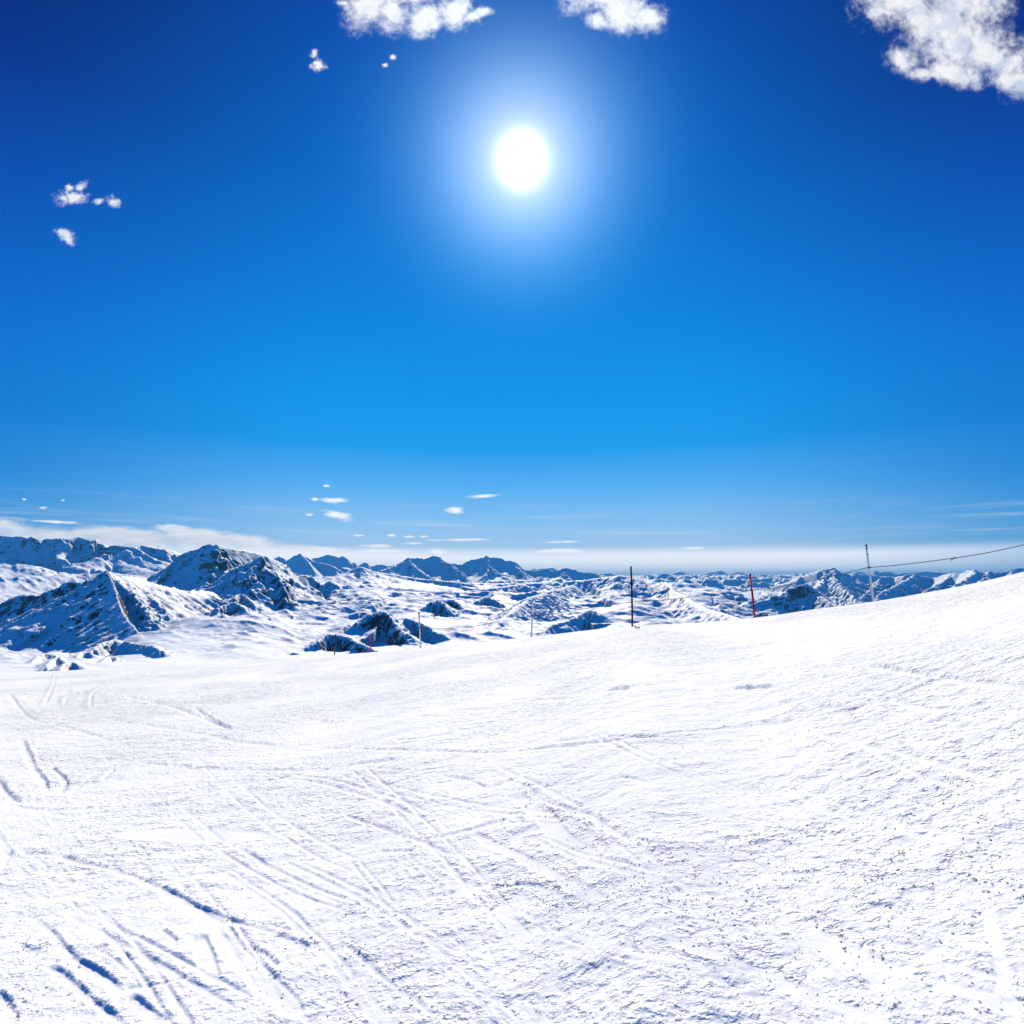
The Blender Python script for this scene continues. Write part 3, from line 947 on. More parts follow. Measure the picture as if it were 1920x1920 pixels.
def base_z(az, R):
    u = W / 2 + np.tan(az) * F * math.cos(PITCH) * 1.0
    v = base_v(np.clip(u, -400, 2300), R)
    d = (HORIZON - v)
    # row at this azimuth -> tan(elevation)
    y = F * math.cos(PITCH) + d * 0
    te = d / math.cos(PITCH) / F * np.cos(az)
    return EYE + R * te


def ridge_pts(pts):
    return np.array([list(at(p[0], p[1], p[2] * KM)) + [p[3] if len(p) > 3 else 0] for p in pts])


RIDGES = []


def ridge(pts, sf=0.95, sb=0.6, D0=300., s2=0.25, gully=25., gl=90., nz=18., rock=0.6, jag=6., reach=2200., k=12., wp=0., tight=1.):
    RIDGES.append(dict(p=ridge_pts(pts), sf=sf, sb=sb, D0=D0, s2=s2, gully=gully, gl=gl, nz=nz, rock=rock, jag=jag, reach=reach, k=k, wp=wp, tight=tight))


HOLLOWS = []


def scarp(pts, face, sf=1.1, rock=0.5, R=None, **kw):
    """a wind scoop: a steep wall dropping away below the traced edge, its floor rising back to the slope"""
    if R is None:
        u_m = sum(p[0] for p in pts) / len(pts)
        v_m = sum(p[1] for p in pts) / len(pts) + face * .3
        rr = np.geomspace(700, 30000, 500)
        vb = base_v(np.full(500, float(u_m)), rr)
        ok_ = vb < v_m
        R = rr[int(np.argmax(ok_)) if ok_.any() else int(np.argmin(vb))] / KM
        R *= 1.0
    us = [p[0] for p in pts]
    Rs = []
    for (u, v) in pts:
        rr = np.geomspace(max(R * 600, 500), R * 1500, 300)
        vb = base_v(np.full(300, float(u)), rr)
        ok_ = vb < v
        Rs.append(rr[int(np.argmax(ok_))] / KM if ok_.any() and kw.get('follow', True) else R)
    Rs = [.75 * r + .25 * R for r in Rs] if len(set(Rs)) > 1 else Rs
    P = np.array([list(at(p[0], p[1], r * KM))[:2] for p, r in zip(pts, Rs)])
    h = face * R * KM / F * 1.5
    big_ = (face >= 14 and rock >= .12) or kw.get('rim', False)
    if big_:                                   # a real cliff: its rim also stands up from the slope
        out = []
        for (u, v) in pts:
            rr = np.geomspace(700, 30000, 500)
            vb = base_v(np.full(500, float(u)), rr)
            ok_ = vb < v + face * .62
            out.append((u, v, rr[int(np.argmax(ok_)) if ok_.any() else int(np.argmin(vb))] / KM))
        rm = sum(o[2] for o in out) / len(out)
        out = [(o[0], o[1], .5 * o[2] + .5 * rm) for o in out]
        hm = face * .62 * rm
        ridge(out, sf=max(sf, 1.25), sb=.10, D0=400., s2=.45, gully=kw.get('gully', 6) * .8, gl=55., nz=4., rock=rock * .75, jag=1.5, reach=hm * 3.4 + 150, k=hm * .22, wp=hm * .28, tight=1.7)
        P = np.array([list(at(o[0], o[1], o[2] * KM))[:2] for o in out])
        P = P * (1 - hm * .35 / np.hypot(P[:, 0], P[:, 1]))[:, None]
        h = hm * (.75 if not kw.get('rim') else .01)
    HOLLOWS.append(dict(p=P, h=h, sf=max(sf, 1.15), rock=rock))


# far left wall of cliffs
ridge([(-300, 1000, 7.4), (-150, 1010, 7.3), (0, 1004, 7.3), (25, 1006, 7.3), (40, 1006, 7.25), (50, 1010, 7.2), (59, 1006, 7.2), (71, 1011, 7.2), (82, 1010, 7.25), (96, 1011, 7.2),
       (112, 1009, 7.15), (134, 1010, 7.2), (147, 1007, 7.25), (160, 1011, 7.2), (170, 1014, 7.1), (185, 1009.5, 7.2), (200, 1011, 7.1), (212, 1012, 7.1), (230, 1017, 7.1),
       (250, 1021, 7.0), (262, 1021, 7.1), (282, 1026, 7.1), (310, 1031, 7.1), (325, 1032, 7.2), (340, 1038, 7.3), (380, 1050, 7.5), (430, 1062, 7.8)],
      sf=1.25, sb=.5, D0=260, s2=.22, gully=55, gl=150, nz=22, rock=.55, jag=7, reach=2600)
# dark pyramid behind
ridge([(289, 1091, 5.1), (297, 1083, 5.15), (307, 1073, 5.2), (314, 1063, 5.25), (322, 1055, 5.3), (335, 1042, 5.35), (346, 1036, 5.35), (357, 1032, 5.35), (370, 1030, 5.35), (382, 1023, 5.3), (392, 1020, 5.3), (400, 1023, 5.3),
       (407, 1020.5, 5.3), (420, 1026, 5.35), (437, 1030, 5.4), (457, 1032, 5.5), (480, 1036, 5.6), (505, 1044, 5.8), (540, 1060, 6.0)],
      sf=1.15, sb=.7, D0=420, s2=.3, gully=40, gl=130, nz=9, rock=.68, jag=7, reach=2200)
ridge([(407, 1021, 5.3), (415, 1040, 5.15), (425, 1058, 5.0), (420, 1075, 4.85), (405, 1092, 4.7)], sf=1.0, sb=1.1, D0=240, gully=30, nz=18, rock=1.0, jag=5, reach=800, wp=60)
# rocky peak in front of it
ridge([(366, 1104, 4.0), (385, 1098, 3.95), (400, 1093, 3.95), (418, 1078, 3.95), (432, 1068, 3.95), (450, 1060, 3.95), (465, 1058, 3.9), (476, 1050, 3.9), (485, 1044, 3.9), (491, 1042.5, 3.9), (502, 1044.5, 3.9), (512, 1049, 3.95), (525, 1060, 4.0), (537, 1066, 4.0), (548, 1073, 4.05),
       (557, 1080, 4.1), (567, 1078, 4.15), (580, 1079, 4.2), (597, 1080, 4.2), (607, 1083, 4.2), (617, 1081, 4.2), (630, 1087, 4.2), (660, 1094, 4.3), (680, 1104, 4.4), (710, 1114, 4.5)],
      sf=1.15, sb=.8, D0=230, s2=.28, gully=44, gl=100, nz=8, rock=.6, jag=7, reach=1800)
ridge([(491, 1042, 3.9), (500, 1062, 3.75), (515, 1080, 3.62), (530, 1096, 3.5), (536, 1112, 3.38)], sf=1.0, sb=1.0, D0=150, gully=22, nz=12, rock=.8, jag=3, reach=600, wp=45)
ridge([(475, 1051, 3.9), (474, 1075, 3.7), (482, 1096, 3.52), (484, 1110, 3.4)], sf=1.0, sb=1.0, D0=150, gully=22, nz=12, rock=.7, jag=3, reach=500, wp=45)
# near left mountain
ridge([(-300, 1120, 3.6), (-120, 1128, 3.4), (0, 1134, 3.2), (15, 1125, 3.15), (37, 1116, 3.1), (57, 1117, 3.05), (72, 1117, 3.0), (87, 1110, 3.0), (100, 1105, 2.98), (110, 1102, 2.97), (120, 1094, 2.96), (135, 1091, 2.95),
       (147, 1095, 2.94), (160, 1094, 2.93), (175, 1085, 2.92), (187, 1079, 2.9), (194, 1074, 2.9), (200, 1071, 2.9), (207, 1074, 2.92, -.7), (220, 1082, 2.95, -.75), (237, 1081, 3.0, -.75), (257, 1082, 3.1, -.75), (275, 1090, 3.15, -.8), (295, 1096, 3.2, -.85),
       (320, 1102, 3.25, -.85), (350, 1109, 3.35, -.9), (372, 1106, 3.5, -.9), (400, 1112, 3.75, -.9), (430, 1119, 3.9, -.9), (465, 1124, 4.0, -.9), (510, 1130, 4.1, -.9)],
      sf=1.35, sb=.5, D0=900, s2=.12, gully=16, gl=75, nz=5, rock=.85, jag=10, reach=2000, tight=2.6)
ridge([(200, 1071, 2.9), (208, 1085, 2.82), (215, 1100, 2.74), (221, 1122, 2.62), (229, 1145, 2.5), (240, 1163, 2.38), (256, 1180, 2.24)], sf=.5, sb=1.9, D0=450, s2=.25, gully=17, gl=60, nz=8, rock=.85, jag=7, reach=900, tight=2.6)
for q in ([(238, 1084, 2.98), (248, 1102, 2.86), (262, 1122, 2.74), (275, 1142, 2.64)], [(262, 1085, 3.08), (275, 1104, 2.95), (290, 1122, 2.84), (306, 1136, 2.76)],
          [(290, 1095, 3.17), (304, 1112, 3.05), (320, 1128, 2.95)], [(322, 1103, 3.24), (335, 1116, 3.15), (350, 1128, 3.05)]):
    ridge([(a, b + 4, c) for a, b, c in q], sf=.9, sb=.7, D0=70, s2=.4, gully=14, gl=34, nz=5, rock=.42, jag=2, reach=300, wp=14)
# middle ranges behind the plateau
ridge([(600, 1090, 7.5), (615, 1084, 7.5), (640, 1078, 7.6), (660, 1068, 7.6), (672, 1063, 7.6), (680, 1063, 7.6), (690, 1067, 7.7), (705, 1072, 7.8), (740, 1077, 8), (790, 1085, 8.1), (830, 1089, 8.2), (870, 1093, 8.3), (900, 1100, 8.3)],
      sf=.95, sb=.5, D0=160, s2=.15, gully=30, gl=140, nz=20, rock=.8, jag=5, reach=1600)
ridge([(690, 1080, 11.5), (712, 1071, 11.6), (730, 1065, 11.8), (743, 1059, 12), (755, 1052, 12), (766, 1045, 12), (772, 1048, 12), (785, 1046, 12), (795, 1048, 12), (815, 1042.5, 12), (825, 1044, 12), (832, 1051, 12), (840, 1055, 12), (852, 1058, 12), (865, 1059, 12),
       (877, 1052, 12), (890, 1049, 12), (905, 1046, 12), (912, 1042, 12), (920, 1045, 12), (937, 1046, 12), (947, 1051, 12), (960, 1052, 12), (967, 1055, 12), (976, 1062, 12), (985, 1069, 12), (1000, 1071, 12),
       (1013, 1069, 12), (1027, 1066, 12), (1035, 1072, 12), (1045, 1070, 12), (1055, 1066, 12), (1072, 1067, 12), (1085, 1072, 12), (1115, 1074, 12), (1140, 1080, 12.3), (1170, 1088, 12.6)],
      sf=.95, sb=.7, D0=420, s2=.2, gully=70, gl=300, nz=26, rock=.45, jag=30, reach=3500)
for q in ([(766, 1045, 12), (778, 1060, 11.6), (800, 1075, 11.2), (835, 1090, 10.8)], [(822, 1043, 12), (850, 1058, 11.7), (868, 1072, 11.4), (882, 1090, 11)], [(912, 1042, 12), (918, 1062, 11.6), (908, 1078, 11.3), (900, 1092, 11)],
          [(965, 1055, 12), (985, 1075, 11.5), (1000, 1090, 11)], [(1055, 1066, 12), (1066, 1080, 11.6), (1080, 1090, 11.2)]):
    ridge([(a, b + 2.5, c) for a, b, c in q], wp=50, k=25, sf=.9, sb=.9, D0=400, gully=55, gl=220, nz=35, rock=.4, jag=8, reach=1500)
# far hazy ranges
ridge([(480, 1062, 14), (510, 1050, 14), (517, 1045, 14), (525, 1043, 14), (532, 1044, 14), (540, 1050, 14), (560, 1056, 14)], sf=.8, D0=900, gully=80, gl=400, nz=50, rock=.1, jag=14, reach=3000)
ridge([(515, 1066, 12.5), (525, 1058, 12.5), (540, 1049, 12.5), (550, 1043, 12.5), (557, 1040, 12.5), (563, 1037, 12.5), (570, 1042, 12.5), (580, 1047, 12.5), (592, 1054, 12.5), (612, 1057, 12.5), (628, 1063, 12.5), (645, 1074, 12.5)], sf=1.0, D0=700, gully=70, gl=400, nz=40, rock=.25, jag=9, reach=3500)
ridge([(563, 1037, 12.5), (578, 1052, 12.1), (590, 1070, 11.7)], sf=.8, sb=.9, D0=500, gully=40, gl=300, nz=30, rock=.2, jag=7, reach=1500)
ridge([(570, 1052, 15), (585, 1047, 15), (600, 1045, 15), (610, 1041, 15), (617, 1040, 15), (626, 1042, 15), (635, 1045, 15), (643, 1043, 15), (650, 1046, 15), (657, 1054, 15), (665, 1055, 15), (672, 1062, 15), (680, 1056, 15), (687, 1053.5, 15), (694, 1060, 15), (700, 1062, 15), (708, 1058, 15), (717, 1058, 15), (730, 1061, 15),
       (740, 1058, 15), (760, 1064, 15), (800, 1066, 15)], sf=.9, D0=900, gully=110, gl=600, nz=70, rock=.1, jag=18, reach=4000)
ridge([(960, 1070, 30), (985, 1070, 30), (1000, 1066, 30), (1010, 1067, 30), (1020, 1064, 30), (1035, 1064, 30), (1045, 1068, 30), (1070, 1070, 30), (1095, 1074, 30), (1115, 1075, 30), (1130, 1075, 30), (1138, 1073, 30), (1145, 1073, 30), (1152, 1077, 30), (1165, 1077, 30), (1190, 1079, 30)],
      sf=.8, D0=1500, gully=160, gl=900, nz=100, rock=.05, jag=25, reach=6000)
ridge([(1195, 1083, 36), (1208, 1079, 36), (1216, 1078, 36), (1225, 1075.5, 36), (1234, 1074, 36), (1240, 1077, 36), (1256, 1077, 36), (1264, 1073, 36), (1275, 1071, 36), (1284, 1074, 36), (1290, 1077.5, 36), (1306, 1077, 36), (1320, 1075, 36), (1328, 1072, 36), (1338, 1072, 36), (1344, 1070, 36),
       (1352, 1069.5, 36), (1358, 1073, 36), (1364, 1077, 36), (1372, 1074, 36), (1382, 1071.5, 36), (1392, 1074, 36), (1402, 1076, 36), (1412, 1080, 36), (1440, 1082, 36), (1470, 1080, 36), (1520, 1078, 36), (1600, 1076, 36), (1640, 1075, 36), (1720, 1074, 36), (1800, 1076, 36), (1900, 1078, 36)],
      sf=.7, D0=2500, gully=190, gl=1200, nz=110, rock=.0, jag=30, reach=9000)
ridge([(1330, 1092, 26), (1350, 1086, 26), (1372, 1083, 26), (1395, 1082, 26), (1420, 1084, 26), (1440, 1081, 26), (1465, 1077.5, 26), (1480, 1077, 26), (1490, 1075.5, 26), (1498, 1077, 26), (1505, 1073, 26), (1511, 1076, 26), (1530, 1078, 26)],
      sf=.75, D0=1200, gully=150, gl=800, nz=90, rock=.05, jag=20, reach=5000)
ridge([(1218, 1090, 15), (1224, 1087, 15), (1230, 1083, 15), (1236, 1078, 15), (1243, 1074.5, 15), (1252, 1076, 15), (1260, 1079, 15), (1264, 1084, 15), (1268, 1089, 15)], sf=1.1, D0=900, gully=40, gl=300, nz=25, rock=.35, jag=4, reach=1200)
ridge([(1590, 1080, 20), (1602, 1072, 20), (1612, 1071, 20), (1618, 1074, 20), (1628, 1078, 20), (1636, 1072, 20), (1641, 1069.5, 20), (1648, 1073, 20), (1658, 1072, 20), (1670, 1072, 20), (1680, 1077, 20), (1690, 1075, 20), (1702, 1073.5, 20), (1715, 1073, 20),
       (1728, 1071.5, 20), (1740, 1071, 20), (1752, 1072, 20), (1765, 1073, 20), (1780, 1075, 20), (1800, 1076, 20), (1850, 1076, 20), (1920, 1074, 20)], sf=.9, D0=900, gully=140, gl=600, nz=80, rock=.15, jag=14, reach=3500)
# the broad dome
ridge([(880, 1108, 4.3), (930, 1101, 4.3), (985, 1094, 4.3), (1022, 1092, 4.3), (1060, 1090, 4.25), (1102, 1087, 4.2), (1130, 1082, 4.15), (1160, 1079, 4.1), (1185, 1080, 4.2), (1200, 1084, 4.3), (1225, 1090, 4.3), (1247, 1089.5, 4.2), (1258, 1096, 4.0), (1262, 1106, 3.7),
       (1285, 1116, 3.3), (1300, 1128, 3.0), (1325, 1141, 2.7), (1360, 1150, 2.45), (1400, 1164, 2.2)], sf=.42, sb=.75, D0=700, s2=.16, gully=10, gl=70, nz=14, rock=.15, jag=2, reach=2600, k=25)
ridge([(870, 1216, 2.0), (905, 1190, 2.15), (935, 1165, 2.3), (965, 1140, 2.55), (1000, 1118, 2.95), (1040, 1105, 3.5), (1080, 1095, 4.0)], sf=.36, sb=.42, D0=500, s2=.14, gully=14, gl=45, nz=9, rock=.12, jag=2, reach=1100, k=20)
# the right-hand massif
ridge([(1400, 1108, 9.6), (1440, 1103, 9.4), (1477, 1092, 9.2), (1500, 1080, 9.1), (1511, 1077, 9.1), (1522, 1074, 9.05), (1535, 1070, 9.0), (1547, 1067.5, 9.0), (1555, 1067, 9), (1562, 1065, 9.0), (1570, 1069, 9.05), (1580, 1076, 9.1), (1590, 1077, 9.2), (1597, 1082, 9.3), (1603, 1078, 9.4), (1612, 1076, 9.5), (1622, 1080, 9.5),
       (1635, 1078, 9.6), (1650, 1082, 9.6), (1677, 1083, 9.6), (1695, 1080, 9.5), (1715, 1076, 9.5), (1727, 1081, 9.5), (1752, 1085, 9.5), (1768, 1080, 9.4), (1782, 1076.5, 9.3), (1802, 1076, 9.2), (1815, 1072, 9.1), (1827, 1069, 9), (1836, 1072, 9), (1845, 1075, 9), (1855, 1070, 9),
       (1865, 1075, 9), (1885, 1074.5, 9), (1897, 1067.5, 9), (1910, 1065, 9), (1925, 1067, 9), (1990, 1062, 9), (2150, 1066, 9)], sf=1.0, sb=.7, D0=500, s2=.25, gully=70, gl=240, nz=20, rock=.35, jag=24, reach=3200)
for q in ([(1548, 1067, 9), (1545, 1085, 8.7), (1530, 1100, 8.3), (1510, 1118, 7.8)], [(1562, 1065, 9), (1568, 1090, 8.5), (1590, 1108, 8.0), (1612, 1130, 7.4)], [(1612, 1076, 9.5), (1604, 1092, 9.1), (1590, 1108, 8.7), (1572, 1124, 8.3)],
          [(1650, 1082, 9.6), (1640, 1098, 9.1), (1622, 1114, 8.6), (1602, 1130, 8.1)], [(1715, 1076, 9.5), (1700, 1085, 9.1), (1680, 1096, 8.7), (1655, 1108, 8.3), (1640, 1126, 7.9)], [(1782, 1077, 9.3), (1765, 1090, 8.9), (1742, 1102, 8.5), (1722, 1114, 8.1)],
          [(1830, 1070, 9), (1812, 1084, 8.7), (1790, 1096, 8.4)], [(1856, 1070, 9), (1848, 1082, 8.8), (1835, 1090, 8.6)], [(1905, 1065, 9), (1895, 1076, 8.8), (1880, 1082, 8.6)]):
    ridge([(a, b + 1.0, c) for a, b, c in q], wp=35, k=20, sf=.75, sb=.95, D0=350, gully=50, gl=150, nz=30, rock=.3, jag=6, reach=1300)
ridge([(1380, 1150, 5.0), (1390, 1142, 5.0), (1400, 1128, 5.05), (1408, 1121, 5.1), (1422, 1119, 5.1), (1440, 1118, 5.1), (1458, 1117, 5.1), (1474, 1118, 5.1), (1476, 1106, 5.2), (1481, 1100, 5.25), (1490, 1104, 5.2), (1496, 1098, 5.2), (1505, 1096, 5.2), (1514, 1094, 5.2), (1520, 1104, 5.15), (1530, 1112, 5.1), (1545, 1121, 5.0), (1560, 1130, 4.9), (1575, 1140, 4.8), (1600, 1155, 4.7)],
      sf=1.2, sb=.55, D0=700, s2=.3, gully=22, gl=80, nz=16, rock=.55, jag=4, reach=1500)
ridge([(1346, 1172, 3.6), (1352, 1152, 3.65), (1357, 1143, 3.7), (1366, 1147, 3.7), (1376, 1149, 3.7), (1380, 1158, 3.7), (1384, 1170, 3.6)], sf=1.2, sb=.6, D0=400, gully=12, gl=50, nz=8, rock=.3, jag=2, reach=500)
ridge([(1395, 1168, 3.2), (1408, 1158, 3.25), (1420, 1150, 3.3), (1432, 1147, 3.3), (1445, 1156, 3.3), (1460, 1163, 3.3)], sf=.8, sb=.6, D0=200, gully=22, gl=40, nz=14, rock=.6, jag=3, reach=400)
# steps, knolls and shaded hollows of the open ground
scarp([(1102, 1095), (1120, 1092), (1135, 1084), (1152, 1081), (1165, 1084), (1172, 1094)], 15, R=3.9, rock=.75, sf=1.3, gully=14)
scarp([(1232, 1094), (1240, 1090), (1248, 1090), (1254, 1097)], 10, R=3.95, rock=.9, sf=1.3, gully=14)
scarp([(1012, 1122), (1020, 1117), (1032, 1113), (1042, 1117), (1050, 1124)], 24, rock=.5, sf=1.35, gully=8)
scarp([(1036, 1112), (1048, 1108), (1056, 1106), (1064, 1112)], 9, rock=.1, sf=1.1)
scarp([(1110, 1106), (1122, 1109), (1134, 1116)], 7, rock=0, sf=1.1)
scarp([(1138, 1113), (1150, 1112), (1162, 1120)], 12, rock=0, sf=1.15)
scarp([(1128, 1124), (1140, 1124), (1152, 1130)], 8, rock=0, sf=1.1)
scarp([(1186, 1106), (1196, 1104), (1206, 1106)], 12, rock=.3, sf=1.2)
scarp([(1202, 1114), (1216, 1110), (1230, 1108), (1244, 1115)], 10, rock=.3, sf=1.2)
scarp([(1012, 1186), (1035, 1172), (1062, 1164), (1080, 1158), (1096, 1148), (1108, 1142), (1114, 1146)], 30, rock=.12, sf=1.1, gully=5, wp=14)
scarp([(960, 1100), (985, 1098), (1005, 1100), (1020, 1097)], 8, R=4.0, rock=.1, sf=1.0)
scarp([(692, 1152), (702, 1148), (712, 1146), (722, 1147), (735, 1156), (745, 1170), (758, 1188)], 42, rock=.6, sf=1.35, gully=10, wp=14)
scarp([(656, 1151), (672, 1155), (690, 1146), (708, 1134)], 9, rock=.1, sf=1.2)
scarp([(596, 1202), (604, 1194), (618, 1190), (636, 1190), (652, 1194), (668, 1202)], 30, rock=.45, sf=1.3, gully=6, wp=10)
scarp([(580, 1193), (600, 1188), (620, 1184), (634, 1186)], 10, rock=.2, sf=1.1)
scarp([(668, 1204), (682, 1208), (700, 1217), (716, 1224)], 16, rock=.6, sf=1.0, gully=9)
scarp([(760, 1158), (778, 1164), (798, 1172), (816, 1184), (834, 1190)], 22, rock=.2, sf=1.2, gully=8)
scarp([(808, 1128), (820, 1125), (834, 1132), (838, 1140)], 24, rock=.45, sf=1.3, gully=9)
scarp([(838, 1124), (850, 1124), (862, 1132), (868, 1140)], 14, rock=.7, sf=1.2, gully=9)
scarp([(896, 1126), (908, 1119), (920, 1121), (928, 1124)], 16, rock=.15, sf=1.3)
scarp([(876, 1100), (888, 1096), (905, 1094), (920, 1098)], 9, R=4.1, rock=.5, sf=1.1)
scarp([(592, 1116), (606, 1106), (618, 1110), (628, 1118)], 18, rock=0, sf=.95)
scarp([(572, 1118), (584, 1110), (592, 1118)], 22, rock=.05, sf=1.0)
scarp([(608, 1100), (630, 1094), (652, 1094), (662, 1100)], 12, R=3.9, rock=.35, sf=1.2)
scarp([(480, 1160), (500, 1156), (520, 1160)], 7, rock=0, sf=1.0)
scarp([(536, 1168), (550, 1164), (564, 1170)], 8, rock=0, sf=1.0)
scarp([(408, 1140), (425, 1132), (440, 1128), (455, 1138)], 20, rock=.45, sf=1.1, gully=10)
scarp([(440, 1120), (450, 1112), (462, 1118), (470, 1128)], 20, rock=.3, sf=1.1, gully=8)
scarp([(370, 1148), (386, 1142), (402, 1148)], 9, rock=.7, sf=1.0)
scarp([(175, 1218), (190, 1206), (205, 1201), (217, 1198), (224, 1206)], 24, rock=0, sf=1.05, gully=1, rim=True)
scarp([(230, 1202), (250, 1206), (270, 1209), (286, 1210), (300, 1218)], 26, rock=.1, sf=1.1, gully=1, rim=True)
scarp([(145, 1228), (155, 1221), (166, 1224)], 10, rock=0, sf=1.0, gully=1, rim=True)
scarp([(58, 1244), (72, 1230), (88, 1225), (102, 1228)], 14, rock=0, sf=1.0, gully=1, rim=True)
scarp([(88, 1252), (98, 1236), (110, 1232), (118, 1238)], 16, rock=0, sf=1.0, gully=1, rim=True)
scarp([(112, 1256), (122, 1244), (134, 1238), (142, 1244)], 16, rock=0, sf=1.05, gully=1, rim=True)
scarp([(190, 1240), (204, 1230), (218, 1230)], 10, rock=0, sf=1.0, gully=1, rim=True)
for (a_u, a_v, l_, f_) in [(90, 1052, 20, 12), (112, 1062, 16, 10), (135, 1056, 14, 9), (130, 1082, 18, 8), (150, 1084, 14, 8), (60, 1046, 20, 9), (172, 1070, 20, 10), (22, 1056, 16, 6), (70, 1068, 16, 7), (100, 1074, 14, 6)]:
    scarp([(a_u - l_ * .5, a_v + 3), (a_u, a_v - 1), (a_u + l_ * .5, a_v + 4)], f_, rock=.05, sf=1.0, reach=300)
rnd = random.Random(8)
for i in range(46):                       # small knolls over the basin and the far uplands
    u_ = rnd.uniform(1250, 1480)
    v_ = rnd.uniform(1088, 1145)
    if u_ < 1330 and v_ > 1088 + (u_ - 1250) * .6: continue
    l_ = rnd.uniform(8, 26)
    scarp([(u_ - l_ * .6, v_ + rnd.uniform(2, 6)), (u_ - l_ * .1, v_), (u_ + l_ * .5, v_ + rnd.uniform(1, 6))], rnd.uniform(5, 12), rock=.2, sf=1.1, gully=10, gl=120, nz=10)
for i in range(26):
    u_ = rnd.uniform(330, 1000)
    v_ = rnd.uniform(1108, 1235)
    if v_ > 1240 - u_ * .03: continue
    l_ = rnd.uniform(6, 22) * (1 + (v_ - 1100) / 160)
    scarp([(u_ - l_ * .6, v_ + rnd.uniform(1, 5)), (u_, v_), (u_ + l_ * .5, v_ + rnd.uniform(1, 7))], rnd.uniform(3, 7), rock=.05, sf=.95, gully=3)


def seg_eval(rd, x, y, warp=True):
    """height and rock of one ridge at the points"""
    P = rd['p']
    jag = rd['jag']
    best = np.full(x.shape, -1e9)
    bs = np.zeros(x.shape)
    bd = np.zeros(x.shape)
    acc = 0.0
    for i in range(len(P) - 1):
        ax, ay, az_, sa = P[i]
        bx, by, bz, sb_ = P[i + 1]
        ex, ey = bx - ax, by - ay
        L = math.hypot(ex, ey)
        if L < 1: continue
        ux, uy = ex / L, ey / L
        rx, ry = x - ax, y - ay
        t = np.clip((rx * ux + ry * uy) / L, 0, 1)
        qx, qy = rx - t * ex, ry - t * ey
        d = np.hypot(qx, qy)
        if rd['tight'] > 1:
            over = np.abs(qx * ux + qy * uy)
            d = np.sqrt(d * d + (rd['tight'] ** 2 - 1) * over * over)
        nx, ny = -uy, ux
        mx, my = (ax + bx) / 2, (ay + by) / 2
        if nx * mx + ny * my < 0: nx, ny = -nx, -ny        # n points away from the camera
        side = (qx * nx + qy * ny) / np.maximum(d, 1e-6)
        fw = smooth01(0.5 - 0.5 * side / 0.35)              # 1 on the camera side
        sl = rd['sb'] + (rd['sf'] + sa * (1 - t) + sb_ * t - rd['sb']) * fw
        D0 = rd['D0']
        z = az_ + (bz - az_) * t - sl * D0 * (1 - np.exp(-d / D0)) - rd['s2'] * d
        k = z > best
        best = np.where(k, z, best)
        bs = np.where(k, acc + t * L, bs)
        bd = np.where(k, d, bd)
        acc += L
    return best, bs, bd


